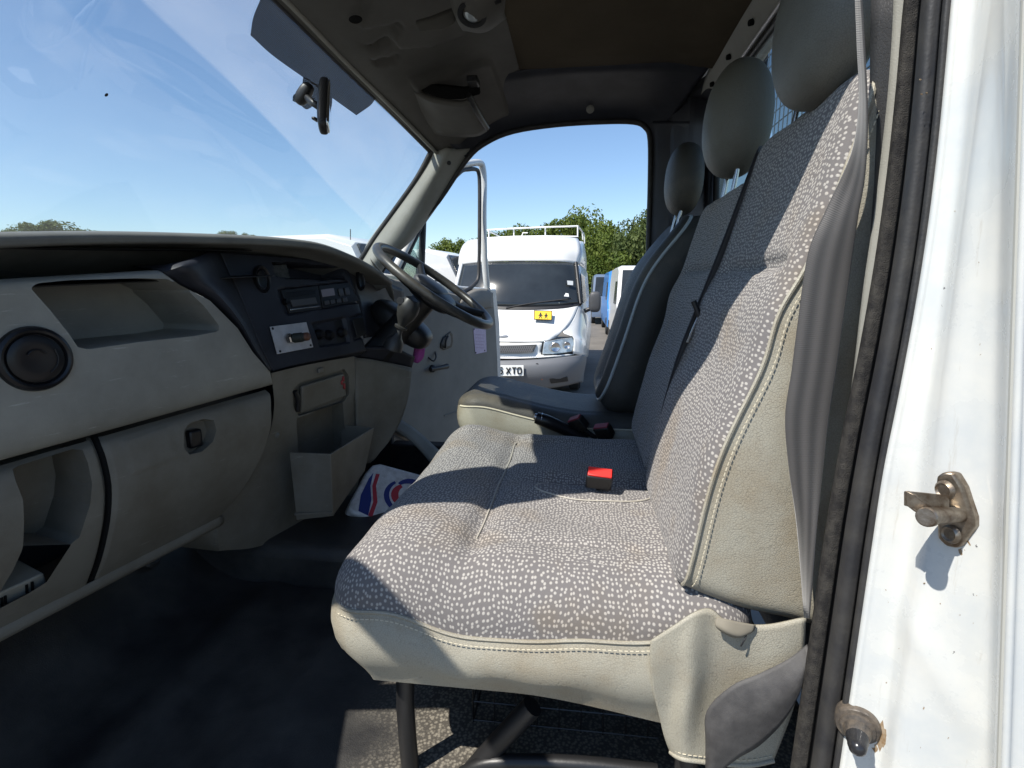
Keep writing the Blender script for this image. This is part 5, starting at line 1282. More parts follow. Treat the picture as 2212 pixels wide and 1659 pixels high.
# ================================================================== DRIVER SEAT
drv = thing('driver_seat', 'dark leather driver seat with pale piping and beige sides behind the steering wheel', 'seat', W(-.1, 2.02, FLOOR))
dx0, dy0, dw, dh = -.43, 1.80, .72, .44
def dz(a, b, d):
    z = -.385 - .06 * step(a - .06, .42) + .008 * gs(a, .1, .08)
    return z + qd(d, .07, .045) - .004 * gs(b, .06, .008)
dc, dl = padded('cushion', W(dx0, dy0, 0), (1, 0, 0), (0, 1, 0), (0, 0, 1), dw, dh, .08, dz, [M['drv_leather']], drv, step=.012)
cen = A3((dx0 + dw / 2, dy0 + dh / 2))
skirt('side_cover', dl, M['drv_side'], drv, lambda p: -.60, bulge=.010, tuck=.02)
nd = sorted([p for p in dl if p[1] < dy0 + .03], key=lambda p: p[0])
tube('piping', nd, .004, M['thread'], dc, n=1, seg=6)
box('seat_base', W(-.15, 2.02, -.76), (.40, .36, .30), M['black'], drv, bevel=.02)
dUP = A3((.248, 0, .53)); dUP /= np.linalg.norm(dUP); dF = A3((-dUP[2], 0, dUP[0]))
def db(a, b, d):
    z = .012 * gs(b, .2, .15) + .055 * gs(b, .45, .2) - .03 * gs(a, .21, .10) * step(d, .06) + qd(d, .04, .03); return z
db_, dbl = padded('backrest', W(.058, 1.83, -.40), (0, 1, 0), dUP, dF, .42, .70, .10, db, [M['drv_leather']], drv, step=.012)
c_ = sum(dbl) / len(dbl); R2 = []
for k in range(7):
    t = k / 6; r = []
    for p in dbl:
        o_ = p - c_; o_ = o_ - dF * (o_ @ dF); o_ /= np.linalg.norm(o_); r.append(p - dF * .13 * t + o_ * .022 * math.sin(math.pi * min(1, t * 1.2)))
    R2.append(r)
bm = bmesh.new(); grid_mesh(bm, R2, closed_u=True); bm.faces.new(list(bm.verts)[-len(dbl):])
finish('backrest_side', bm, M['drv_leather'], db_, True, angle=80)
tube('piping', [p + dF * .003 for p in dbl], .0055, mat('pale_blue_piping', (.42, .46, .47), .4), db_, n=1, seg=6, closed=True)
egg('headrest', P(1477, 389, 2.02), (.062, .120, .120), M['drv_leather'], drv, rot=hr, p=2.3)
for y_ in (1.97, 2.06): tube('headrest_post', [W(.33, y_, .18), W(.355, y_, .30)], .006, M['steel'], drv, n=1, seg=8)

# ================================================================== BOTTLE ON THE FLOOR
jug = thing('plastic_jug', 'white plastic jug with blue and red swirl label lying in the footwell', 'jug', W(-.62, 1.75, FLOOR))
jp = lambda x, y: PP(x, y, W(-.70, 1.60, -.80), (.52, -.50, .72))
jo = [(752, 1098), (757, 1082), (790, 1020), (806, 1003), (822, 1000), (925, 1028), (990, 1048), (1010, 1070), (960, 1120), (870, 1128), (840, 1130), (800, 1120), (762, 1108)]
jn = A3((.52, -.50, .72)); jn /= np.linalg.norm(jn)
jb = slab('jug_body', [jp(x, y) - jn * .14 for x, y in jo], jn * .14, M['jug_white'], jug, bevel=.012, seg=4)
def decal(name, pts, m, parent, lift=.0015): return slab(name, [jp(x, y) + jn * .0005 for x, y in pts], jn * lift, m, parent, bevel=0)
decal('label_band', [(774, 1104), (779, 1070), (796, 1035), (806, 1022), (800, 1050), (802, 1080), (795, 1114)], M['jug_blue'], jb)
decal('label_stripe', [(795, 1114), (806, 1085), (804, 1050), (812, 1024), (820, 1025), (812, 1050), (815, 1085), (804, 1117)], M['jug_red'], jb)
def arcband(cx, cy, r0, r1, a0, a1, ratio=.78, rot=.25):
    o_ = []
    for rr, seq in ((r1, range(0, 13)), (r0, range(12, -1, -1))):
        for k in seq:
            an = a0 + (a1 - a0) * k / 12; w_ = math.sin(math.pi * k / 12) * .5 + .5
            r_ = (r0 + r1) / 2 + (rr - (r0 + r1) / 2) * w_
            x_, y_ = r_ * math.cos(an), r_ * math.sin(an) * ratio
            o_.append((cx + x_ * math.cos(rot) - y_ * math.sin(rot), cy + x_ * math.sin(rot) + y_ * math.cos(rot)))
    return o_
decal('swirl', arcband(880, 1074, 40, 52, 1.6, 3.9), M['jug_blue'], jb)
decal('swirl', arcband(882, 1072, 22, 38, 1.7, 4.0), M['jug_red'], jb)
decal('swirl', arcband(886, 1066, 26, 40, 3.7, 5.9), M['jug_blue'], jb)
decal('swirl', arcband(886, 1074, 2, 16, 2.6, 6.0), M['jug_red'], jb)
decal('swirl', arcband(884, 1074, 26, 38, .0, 1.3), M['jug_blue'], jb)
# carpet edge in the driver's footwell
patch('footwell_trim', [[P(862, 905, 2.2), P(900, 930, 2.2), P(950, 975, 2.2)], [P(845, 925, 2.15), P(890, 955, 2.15), P(940, 1010, 2.15)]], M['dash_light'], cab, n=4, thick=.01)

# ================================================================== DRIVER'S DOOR, SWUNG OPEN
door = thing('open_door', 'open driver door with grey trim panel, lilac paper slip and white window frame', 'door', W(-.80, 2.46, -.5))
dd_ = A3((.29, .88, 0)); dd_ /= np.linalg.norm(dd_); dn = A3((.88, -.29, 0)); dn /= np.linalg.norm(dn)
def DR(px, py, off=0.0): return PP(px, py, W(-.83, 2.42, 0) + dn * off, dn)
out_ = [(838, 600), (900, 612), (960, 628), (1000, 640), (1028, 624), (1050, 624), (1066, 634), (1072, 700), (1076, 780), (1078, 860), (1070, 930), (980, 975), (900, 960), (850, 930)]
panel = slab('trim_panel', [DR(x, y, .0) for x, y in out_], -dn * .055, M['door_trim'], door, bevel=.014, seg=4)
sk_out = [(830, 590), (900, 600), (1000, 618), (1072, 624), (1080, 700), (1084, 860), (1076, 960), (900, 985), (845, 950)]
slab('door_skin', [DR(x, y, -.06) for x, y in sk_out], -dn * .05, M['white'], door, bevel=.01)
patch('sill_shelf', [[DR(1000, 641, .004), DR(1028, 625, .004), DR(1048, 624, .004), DR(1065, 633, .004)], [DR(995, 652, .012), DR(1024, 650, .022), DR(1046, 648, .022), DR(1064, 648, .010)], [DR(990, 668, .004), DR(1020, 672, .006), DR(1044, 668, .006), DR(1064, 664, .004)]], M['door_trim'], panel, n=4, thick=.004)
def dslab(name, pts, off, th, m, parent, bevel=.002): return slab(name, [DR(x, y, off) for x, y in pts], dn * th, m, parent, bevel)
h = [(950, 742), (956, 728), (972, 716), (976, 722), (977, 738), (974, 750), (960, 756), (951, 752)]
hb_ = dslab('handle_bezel', h, .0, .006, M['black'], panel)
dslab('handle_recess', [((x - 964) * .72 + 964, (y - 737) * .72 + 737) for x, y in h], .004, .004, mat('handle_cup', (.16, .155, .15), .6), hb_)
tube('handle_lever', [DR(962, 752, .014), DR(963, 738, .018), DR(968, 726, .014)], .006, M['black'], hb_, n=3, seg=8)
lathe('winder_boss', DR(932, 796, .0), dn, [(.020, 0), (.020, .014), (.012, .022), (0, .024)], M['black'], panel, seg=18)
tube('winder_arm', [DR(930, 798, .025), DR(948, 795, .035), DR(966, 791, .035)], [.012, .011, .014], M['black'], panel, n=3, seg=10)
slip = dslab('paper_slip', [(1022, 709), (1049, 712), (1051, 760), (1027, 765)], .0015, .001, M['paper'], panel, bevel=0)
for x, y in ((1024, 711), (1047, 757), (1028, 762)): lathe('pin', DR(x, y, .003), dn, [(0, .003), (.004, .002), (.005, 0)], M['black'], slip, seg=10)
for k in range(5): dslab('print_line', [(1027, 722 + 7 * k), (1045, 723 + 7 * k), (1045, 724.2 + 7 * k), (1027, 723.2 + 7 * k)], .0027, .0004, mat('faint_ink', (.45, .33, .46), .8), slip, bevel=0)
tube('trim_hook', [DR(925, 772, .0), DR(936, 780, .02), DR(942, 772, .02), DR(940, 760, .0)], .004, M['black'], panel, n=3, seg=8)
# swage line pressed round the lower panel
tube('trim_crease', [DR(1066, 868, .002), DR(1000, 885, .003), DR(960, 898, .003)], .003, M['door_trim'], panel, n=3, seg=6)
# window frame: white outer channel, dark run, divider bar
fr_ = [(850, 590), (905, 478), (948, 408), (990, 362), (1010, 354), (1036, 352), (1043, 366), (1045, 400), (1044, 470), (1046, 540), (1050, 600), (1056, 640)]
tube('window_frame', [DR(x, y, -.03) for x, y in fr_], .020, M['white'], door, n=4, seg=10)
fi = [(862, 590), (913, 484), (955, 416), (994, 372), (1012, 366), (1028, 366), (1034, 374), (1036, 400), (1036, 470), (1035, 560), (1033, 600), (1024, 615), (1006, 628), (985, 634)]
tube('window_run', [DR(x, y, -.028) for x, y in fi], .0115, M['rubber'], door, n=4, seg=8)
tube('divider_bar', [DR(914, 470, -.028), DR(912, 530, -.028), DR(909, 610, -.028)], .017, M['rubber'], door, n=3, seg=10)
slab('quarter_light', [DR(856, 598, -.03), DR(906, 480, -.03), DR(905, 610, -.03)], -dn * .004, M['pane'], door, bevel=0)
# wing mirror seen through the quarter light
wm = thing('wing_mirror', 'black wing mirror outside the quarter light of the open door', 'wing mirror', DR(868, 640, -.1))
egg('mirror_head', DR(872, 622, -.16), (.05, .075, .11), mat('dusty_black_shell', (.05, .05, .05), .5), wm, p=3)
tube('mirror_arm', [DR(868, 640, -.05), DR(870, 636, -.12)], .018, M['black'], wm, n=1, seg=8)

# ================================================================== WHITE VAN FACING THE CAB
van = thing('parked_van', 'white high roofed van with roof rack and yellow school sign facing the cab', 'van', P(1170, 840, 8.6) * A3((1, 1, 0)))
VW = M['van_white']
def VP(l): return [P(*q) for q in l]
patch('bonnet', [VP([(978, 652, 8.9), (1040, 662, 8.72), (1120, 665, 8.68), (1200, 664, 8.72), (1250, 659, 8.85)]), VP([(985, 690, 8.6), (1040, 692, 8.45), (1120, 694, 8.4), (1195, 694, 8.44), (1236, 690, 8.58)]), VP([(995, 722, 8.38), (1045, 722, 8.22), (1120, 724, 8.16), (1185, 722, 8.2), (1214, 716, 8.32)]), VP([(1005, 738, 8.3), (1050, 738, 8.12), (1110, 738.5, 8.06), (1172, 738, 8.08), (1200, 730, 8.24)])], VW, van, n=5, thick=.02)
patch('wing', [VP([(1250, 659, 8.86), (1256, 668, 8.92), (1264, 690, 9.1)]), VP([(1237, 690, 8.6), (1252, 698, 8.7), (1266, 712, 9.0)]), VP([(1216, 716, 8.34), (1248, 724, 8.5), (1266, 735, 8.95)]), VP([(1238, 730, 8.28), (1256, 740, 8.42), (1266, 752, 8.95)]), VP([(1238, 764, 8.22), (1258, 768, 8.4), (1266, 768, 8.95)])], VW, van, n=5, thick=.02)
patch('nose_panel', [VP([(1000, 741, 8.28), (1060, 741, 8.09), (1120, 741, 8.05), (1165, 740, 8.08), (1176, 738, 8.14)]), VP([(1000, 760, 8.22), (1060, 766, 8.04), (1120, 768, 8.0), (1160, 767, 8.04), (1172, 764, 8.1)]), VP([(1000, 774, 8.2), (1060, 775, 8.02), (1120, 776, 7.98), (1200, 770, 8.05), (1240, 766, 8.24)])], VW, van, n=5, thick=.02)
gr = slab('grille', VP([(1040, 747, 8.03), (1120, 746, 7.99), (1159, 744.5, 8.03), (1152, 761, 7.98), (1120, 763, 7.95), (1040, 763, 8.0)]), A3((0, .03, 0)), mat('grille_dark', (.03, .03, .03), .5), van, bevel=.004)
bm = bmesh.new()
for k in range(26):
    x = 1044 + k * 4.4
    for s_ in (1, -1):
        a_, b_ = (x, x + 7) if s_ > 0 else (x + 7, x)
        if max(a_, b_) < 1154: tube_bm(bm, [P(a_, 748, 7.985), P(b_, 762, 7.955)], .004, 4)
finish('grille_mesh', bm, M['grey_bumper'], gr, False, kind='stuff')
slab('lower_slot', VP([(1030, 774, 7.99), (1110, 775, 7.95), (1160, 773, 7.99), (1165, 776.5, 7.98), (1110, 779, 7.94), (1030, 778, 7.98)]), A3((0, .03, 0)), M['void'], van, bevel=0)
patch('bumper', [VP([(1000, 780, 8.15), (1060, 780, 7.96), (1120, 779, 7.93), (1180, 776, 7.97), (1225, 771, 8.1), (1258, 767, 8.4), (1266, 770, 8.9)]), VP([(1000, 790, 8.1), (1060, 792, 7.9), (1120, 792, 7.86), (1180, 790, 7.9), (1230, 786, 8.05), (1257, 783, 8.36), (1264, 786, 8.9)]), VP([(1000, 808, 8.1), (1060, 812, 7.9), (1120, 813, 7.86), (1180, 812, 7.9), (1228, 808, 8.05), (1253, 803, 8.36), (1260, 806, 8.9)]), VP([(1000, 832, 8.2), (1060, 836, 8.0), (1120, 838, 7.96), (1180, 838, 8.0), (1222, 832, 8.12), (1247, 826, 8.4), (1258, 826, 8.9)])], M['grey_bumper'], van, n=5, thick=.03)
slab('fog_recess', VP([(1186, 817, 7.90), (1226, 813, 8.02), (1228, 824, 8.04), (1190, 829, 7.93)]), A3((0, .03, 0)), M['black'], van, bevel=.01)
for y in (787, 799, ): lathe('parking_sensor', P(1160, y + 1, 7.875), (0, -1, 0), [(0, .004), (.02, .003), (.026, 0)], M['black'], van, seg=12)
lathe('tow_eye', P(1170, 818, 7.9), (0, -1, 0), [(0, .012), (.016, .01), (.02, 0)], M['amber'], van, seg=12)
hl_ = slab('headlamp', VP([(1175, 739, 8.06), (1200, 734, 8.1), (1236, 729, 8.24), (1241, 742, 8.26), (1236, 760, 8.22), (1200, 765, 8.06), (1171, 765.5, 8.02)]), A3((0, .06, 0)), M['lens'], van, bevel=.015, seg=3)
for x, y, r_, Y in ((1200, 750, .075, 8.045), (1225, 746, .055, 8.15)): lathe('reflector', P(x, y, Y), (0.15, -1, 0), [(0, -.02), (r_ * .4, -.012), (r_ * .9, .006), (r_, .0)], M['steel'], hl_, seg=20)
slab('lamp_surround', VP([(1171, 737, 8.09), (1236, 726, 8.26), (1245, 742, 8.29), (1240, 764, 8.26), (1168, 768, 8.05)]), A3((0, .03, 0)), M['black'], hl_, bevel=.004)
slab('side_repeater', VP([(1246, 707, 8.66), (1256, 705, 8.75), (1263, 707, 8.9), (1261, 712, 8.88), (1248, 713, 8.66)]), A3((-.01, .03, 0)), M['amber'], van, bevel=.004)
egg('oval_badge', P(1088, 727, 8.12), (.075, .015, .030), mat('grey_oval_badge', (.34, .35, .37), .4, metal=.4), van, n=(20, 12), p=2)
# number plate
plate_ = slab('number_plate', VP([(1040, 790, 7.80), (1131, 789, 7.80), (1131, 812, 7.795), (1040, 813, 7.795)]), A3((0, .012, 0)), mat('plate_white', (.80, .80, .76), .4), van, bevel=.002)
GL = {'5': ['M', (.9, 1), (.15, 1), (.1, .56), (.5, .62), (.85, .5), (.9, .28), (.75, .05), (.4, 0), (.1, .1)], 'X': ['M', (.05, 0), (.95, 1), 'M', (.05, 1), (.95, 0)], 'T': ['M', (.02, 1), (.98, 1), 'M', (.5, 1), (.5, 0)], 'O': ['M', (.5, 1), (.15, .95), (.08, .7), (.08, .3), (.15, .05), (.5, 0), (.85, .05), (.92, .3), (.92, .7), (.85, .95), (.5, 1)]}
ink = mat('black_plate_letters', (.01, .01, .012), .5)
for ch_, x0 in (('5', 1077), ('X', 1093.5), ('T', 1106), ('O', 1117.5)):
    st_ = []; cur = []
    for g_ in GL[ch_]:
        if g_ == 'M':
            if cur: st_.append(cur)
            cur = []
        else: cur.append(g_)
    st_.append(cur); bm = bmesh.new()
    for s_ in st_:
        pp = [Vector(tuple(P(x0 + u * 9.2, 807.2 - v * 13, 7.79))) for u, v in s_]
        tube_bm(bm, pp, .0105, 5)
    finish('plate_letter', bm, ink, plate_, True)
# school sign
sg = slab('school_sign', VP([(1153.5, 670, 8.48), (1193, 671.5, 8.48), (1192.5, 692, 8.34), (1153, 690.5, 8.34)]), A3((0, .012, 0)), M['black'], van, bevel=.002)
slab('sign_face', VP([(1155.2, 671.5, 8.466), (1191.3, 673, 8.466), (1190.8, 690.4, 8.335), (1154.7, 689, 8.335)]), A3((0, .004, 0)), M['yellow'], sg, bevel=0)
def fig(cx, s):
    pol = [[(cx - 1.4 * s, 675 + (1 - s) * 6), (cx + 1.4 * s, 675 + (1 - s) * 6), (cx + 1.6 * s, 678 + (1 - s) * 6), (cx - 1.4 * s, 678.2 + (1 - s) * 6)],
           [(cx - 2.2 * s, 678.6 + (1 - s) * 6), (cx + 2.6 * s, 678.4 + (1 - s) * 6), (cx + 2.0 * s, 684 + (1 - s) * 3), (cx - 2.0 * s, 684 + (1 - s) * 3)],
           [(cx - 2.0 * s, 683.6), (cx, 683.6), (cx - 2.6 * s, 688.2), (cx - 4.4 * s, 688)], [(cx + .2, 683.6), (cx + 2 * s, 683.6), (cx + 4.2 * s, 688), (cx + 2.4 * s, 688.2)],
           [(cx + 2.2 * s, 679), (cx + 5.2 * s, 682), (cx + 4.4 * s, 683), (cx + 1.6 * s, 681)], [(cx - 2.2 * s, 679), (cx - 5 * s, 682), (cx - 4.2 * s, 683), (cx - 1.6 * s, 681)]]
    bm = bmesh.new()
    for q in pol:
        a_ = [bm.verts.new(tuple(P(x, y, np.interp(y, [671.5, 690], [8.466, 8.335]) - .006))) for x, y in q]
        b_ = [bm.verts.new(v.co + Vector((0, .004, 0))) for v in a_]
        bm.faces.new(a_); k_ = len(a_)
        for i_ in range(k_): bm.faces.new((a_[i_], b_[i_], b_[(i_ + 1) % k_], a_[(i_ + 1) % k_]))
    finish('child_pictogram', bm, ink, sg, False)
fig(1167.5, 1.0); fig(1179.5, .8)
# windscreen, scuttle, pillars, roof
gl_ = patch('windscreen', [VP([(998, 571, 9.35), (1060, 567, 9.2), (1140, 566, 9.16), (1210, 567, 9.2), (1243, 569, 9.35)]), VP([(988, 612, 9.1), (1060, 610, 8.92), (1140, 610, 8.88), (1212, 610, 8.94), (1248, 612, 9.1)]), VP([(978, 652, 8.92), (1050, 660, 8.72), (1130, 663, 8.68), (1205, 661, 8.74), (1252, 655, 8.9)])], M['vglass'], van, n=5, thick=.01)
slab('paper_in_window', VP([(1222, 633, 8.75), (1228, 634, 8.75), (1229, 641, 8.73), (1218, 640, 8.72)]), A3((0, .004, 0)), mat('notice_paper', (.7, .7, .68), .7), gl_, bevel=0)
slab('paper_in_window', VP([(1225, 606, 8.93), (1238, 607, 8.97), (1238, 616, 8.95), (1226, 615, 8.91)]), A3((0, .004, 0)), mat('notice_card', (.6, .62, .62), .7), gl_, bevel=0)
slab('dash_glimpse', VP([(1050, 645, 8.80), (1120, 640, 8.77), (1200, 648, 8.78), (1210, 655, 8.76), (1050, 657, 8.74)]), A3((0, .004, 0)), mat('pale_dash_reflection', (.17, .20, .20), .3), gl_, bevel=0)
patch('scuttle', [VP([(978, 653, 8.90), (1050, 660, 8.70), (1130, 663, 8.66), (1205, 661, 8.72), (1252, 656, 8.88)]), VP([(979, 657, 8.86), (1050, 667, 8.66), (1130, 670, 8.62), (1205, 667, 8.68), (1252, 661, 8.84)])], M['black'], van, n=5, thick=.02)
tube('wiper', VP([(1093, 665, 8.62), (1150, 655, 8.70), (1235, 645, 8.80)]), .012, M['black'], van, n=4, seg=6)
tube('wiper', VP([(1010, 655, 8.78), (1080, 646, 8.76), (1125, 643, 8.78)]), .012, M['black'], van, n=4, seg=6)
for xs in (((997, 570), (987, 612), (976, 653)), ((1244, 568), (1249, 612), (1254, 657))):
    tube('windscreen_pillar', [P(x, y, Y) for (x, y), Y in zip(xs, (9.36, 9.1, 8.92))], .035, M['black'] if xs[0][0] > 1200 else VW, van, n=3, seg=8)
patch('roof_cap', [VP([(990, 572, 9.42), (1060, 565, 9.22), (1140, 564, 9.18), (1210, 565, 9.22), (1248, 570, 9.4)]), VP([(994, 545, 9.55), (1060, 540, 9.36), (1140, 538, 9.32), (1210, 538, 9.36), (1254, 544, 9.55)]), VP([(1004, 526, 9.9), (1062, 520, 9.75), (1140, 517, 9.7), (1210, 516, 9.75), (1250, 520, 9.9)]), VP([(1022, 518, 10.6), (1066, 514, 10.5), (1140, 512, 10.4), (1206, 512, 10.5), (1244, 516, 10.6)]), VP([(1050, 522, 14), (1080, 519, 14), (1140, 518, 14), (1200, 518, 14), (1236, 522, 14)])], VW, van, n=5, thick=.02)
patch('side_panel', [VP([(1249, 570, 9.42), (1262, 580, 10.5), (1266, 588, 14)]), VP([(1254, 544, 9.57), (1265, 556, 10.6), (1266, 566, 14)]), VP([(1250, 521, 9.95), (1260, 524, 10.8), (1262, 536, 14)])], VW, van, n=4, thick=.02)
patch('side_panel', [VP([(1249, 572, 9.4), (1263, 582, 10.5), (1268, 590, 14)]), VP([(1256, 658, 8.95), (1266, 655, 10.4), (1272, 640, 14)]), VP([(1265, 690, 9.05), (1272, 690, 10.4), (1276, 670, 14)]), VP([(1264, 770, 8.95), (1270, 765, 10.3), (1276, 720, 14)])], VW, van, n=4, thick=.02)
slab('side_window', VP([(1254, 590, 9.3), (1262, 598, 10.0), (1266, 650, 9.9), (1258, 655, 9.05)]), A3((.012, -.01, 0)), M['vglass'], van, bevel=.003)
mm = egg('wing_mirror', P(1285, 652, 9.0), (.10, .08, .17), mat('grey_black_mirror', (.06, .06, .062), .5), van, p=3.4, n=(20, 14))
tube('mirror_stay', VP([(1262, 672, 9.0), (1272, 668, 9.0), (1280, 664, 9.0)]), .035, M['black'], van, n=2, seg=8)
for x, y, Y in ((1254, 800, 9.5), (1010, 800, 9.5), (1262, 770, 12.6)):
    wh_ = lathe('wheel', A3((P(x, y, Y)[0], Y, .33)) - A3((.20, 0, 0)), (1, 0, 0), [(0, .18), (.17, .18), (.20, .2), (.30, .2), (.33, .16), (.33, .02), (.30, 0)], M['tyre'], van, seg=26)
slab('underbody', [A3((P(1000, 800, 9)[0], 8.4, .30)), A3((P(1250, 800, 9)[0], 8.4, .30)), A3((P(1250, 800, 9)[0] + .1, 13.6, .30)), A3((P(1000, 800, 9)[0], 13.6, .30))], A3((0, 0, .25)), M['black'], van, bevel=0)
# roof rack
rack = thing('roof_rack', 'white tubular roof rack on top of the facing van', 'roof rack', P(1150, 515, 10.6))
RK = mat('rack_white', (.74, .74, .72), .4)
pts = VP([(1051, 497, 10.7), (1110, 493.5, 10.6), (1178, 490.5, 10.6), (1248, 488.5, 10.7)])
tube('top_rail', pts, .016, RK, rack, n=1, seg=8)
tube('top_rail', VP([(1248, 488.5, 10.7), (1256, 498, 12), (1262, 508, 14)]), .016, RK, rack, n=1, seg=8)
tube('top_rail', VP([(1051, 497, 10.7), (1068, 505, 12), (1084, 513, 14)]), .016, RK, rack, n=1, seg=8)
tube('lower_rail', VP([(1051, 514, 10.65), (1110, 511, 10.6), (1178, 510, 10.6), (1250, 511, 10.65)]), .014, RK, rack, n=1, seg=8)
for x, a_, b_ in ((1056, 497, 515), (1110, 493.5, 512), (1178, 490.5, 511), (1248, 488.5, 512)): tube('post', VP([(x, a_, 10.64), (x, b_, 10.64)]), .014, RK, rack, n=1, seg=8)
for x, y, Y in ((1258, 500, 12.3), (1262, 508, 13.8)): tube('post', [P(x, y, Y), P(x + 1, y + 18, Y)], .014, RK, rack, n=1, seg=8)
tube('clamp', VP([(1126, 512, 10.6), (1130, 503, 10.6), (1140, 503, 10.6)]), .012, RK, rack, n=1, seg=6)

# ================================================================== OTHER PARKED VANS
def far_van(label, x, y, rz, Ln, Wd, H, m, group='vans parked across the yard'):
    t = thing('parked_van', label, 'van', (x, y, 0), group)
    R_ = Matrix.Rotation(rz, 3, 'Z')
    T_ = lambda a, b, c: A3(R_ @ Vector((a, b, c))) + A3((x, y, 0))
    pr_ = [(-Ln / 2, .35), (-Ln / 2, .9), (-Ln / 2 + .08, 1.9), (-Ln / 2 + .16, H - .12), (-Ln / 2 + .35, H), (Ln / 2 - 1.9, H), (Ln / 2 - 1.45, H - .12), (Ln / 2 - .85, 1.28), (Ln / 2 - .12, 1.0), (Ln / 2, .8), (Ln / 2, .35)]
    rows = []
    for f_, ins in ((-.5, .0), (-.5, .0), (-.49, .0), (-.40, .0), (0, 0), (.40, 0), (.49, 0), (.5, 0)):
        rows.append([T_(a, f_ * Wd * (1 - .10 * max(0, (c - 1.1) / (H - 1.1)) if abs(f_) > .45 else 1), c - (.06 if abs(f_) > .48 and c > H - .2 else 0)) for a, c in pr_])
    bm = bmesh.new(); V = grid_mesh(bm, rows); bm.faces.new([v for v in V[0]]); bm.faces.new([v for v in reversed(V[-1])])
    bmesh.ops.remove_doubles(bm, verts=bm.verts, dist=1e-4); bmesh.ops.recalc_face_normals(bm, faces=bm.faces)
    b_ = finish('body', bm, m, t, True, bevel=.05, seg=3, angle=40)
    for s_ in (-1, 1):
        k_ = lambda a, c: T_(a, s_ * (Wd / 2 * (1 - .10 * max(0, (c - 1.1) / (H - 1.1))) + .004), c)
        slab('side_window', [k_(Ln / 2 - 1.05, 1.30), k_(Ln / 2 - 1.45, 1.95), k_(Ln / 2 - 2.2, 1.95), k_(Ln / 2 - 2.2, 1.28)], A3(R_ @ Vector((0, s_ * .006, 0))), M['vglass'], t, bevel=0)
        for a in (-Ln / 2 + 1.0, Ln / 2 - .95):
            lathe('wheel', T_(a, s_ * (Wd / 2 - .18), .33), A3(R_ @ Vector((0, s_, 0))), [(0, .15), (.18, .15), (.21, .19), (.30, .19), (.33, .15), (.33, 0)], M['tyre'], t, seg=22)
    slab('windscreen', [T_(Ln / 2 - 1.44, -.40 * Wd, H - .16), T_(Ln / 2 - 1.44, .40 * Wd, H - .16), T_(Ln / 2 - .88, .44 * Wd, 1.32), T_(Ln / 2 - .88, -.44 * Wd, 1.32)], A3(R_ @ Vector((.03, 0, .02))), M['vglass'], t, bevel=0)
    slab('rear_bumper', [T_(-Ln / 2 - .04, -.48 * Wd, .42), T_(-Ln / 2 - .04, .48 * Wd, .42), T_(-Ln / 2 - .04, .48 * Wd, .62), T_(-Ln / 2 - .04, -.48 * Wd, .62)], A3(R_ @ Vector((.08, 0, 0))), M['grey_bumper'], t, bevel=.01)
    return t
c = P(740, 560, 7.6)
va_ = far_van('white van whose roof shows above the far end of the dashboard', c[0] - .75, 8.4, math.radians(-12), 5.4, 1.98, 2.56, M['van_white'])
tube('aerial', [P(757, 560, 7.5), P(757, 495, 7.5)], .006, M['black'], va_, n=1, seg=6)
c = P(935, 560, 11.2)
far_van('white van seen through the quarter light behind the steering wheel', c[0] - 1.0, 12.6, math.radians(-8), 5.6, 2.0, 2.62, M['van_white'])
c = P(985, 575, 22)
far_van('distant white van between the quarter light van and the facing van', c[0] - .8, 23.5, math.radians(80), 5.2, 2.0, 2.5, M['van_white'])
def row_van(label, px, Yf, Ln, Wd, H, m):
    x0 = P(px, 600, Yf)[0]
    return far_van(label, x0 + Wd / 2 + .08, Yf + Ln / 2, math.radians(-90), Ln, Wd, H, m)
row_van('slate blue van parked behind the facing van', 1277, 25.5, 5.0, 1.95, 2.36, mat('slate_blue_paint', (.13, .17, .24), .3, coat=.4))
row_van('bright blue van beside the slate blue van', 1310, 19.5, 5.4, 2.0, 2.38, M['blue_van'])
row_van('white high roofed van beyond the bright blue van', 1331, 15.0, 5.2, 2.0, 2.42, M['van_white'])

# ================================================================== TREES BEYOND THE YARD
def crown_mesh(name, seed, nblob, leaf, nleaf, flat=.8):
    rnd = random.Random(seed); blobs = []
    for k in range(nblob):
        a = rnd.random() * 6.283; r = math.sqrt(rnd.random()) * .72; z = rnd.uniform(-.55, .62) 
        r *= math.sqrt(max(.1, 1 - (z * 1.05) ** 2)) 
        blobs.append((r * math.cos(a), r * math.sin(a), z, rnd.uniform(.20, .36)))
    bm = bmesh.new()
    for k in range(nleaf):
        bx, by, bz, br = blobs[rnd.randrange(nblob)]
        v = Vector((rnd.gauss(0, 1), rnd.gauss(0, 1), rnd.gauss(0, 1) + .25)).normalized()
        c_ = Vector((bx, by, bz)) + v * br * (rnd.random() ** .35) * rnd.uniform(.85, 1.12)
        nrm_ = (v + Vector((rnd.gauss(0, .5), rnd.gauss(0, .5), rnd.gauss(0, .5)))).normalized()
        t_ = nrm_.orthogonal().normalized(); t_ = Matrix.Rotation(rnd.random() * 6.28, 3, nrm_) @ t_; u_ = nrm_.cross(t_)
        s_ = leaf * rnd.uniform(.6, 1.3)
        vs_ = [bm.verts.new(c_ + t_ * s_ * a_ + u_ * s_ * b_ + nrm_ * s_ * h_) for a_, b_, h_ in ((-1, 0, 0), (-.2, -.55, .2), (1, 0, -.1), (.1, .55, .2))]
        bm.faces.new(vs_)
    me = bpy.data.meshes.new(name); bm.to_mesh(me); bm.free(); return me
CROWNS = [crown_mesh('crown', 11, 34, .045, 8500), crown_mesh('crown', 23, 26, .045, 7000), crown_mesh('crown', 5, 42, .040, 9500)]
for me in CROWNS[:2]: me.materials.append(M['leaf'])
CROWNS[2].materials.append(M['leaf'])
pale = CROWNS[1].copy(); pale.materials.clear(); pale.materials.append(M['leaf_pale'])
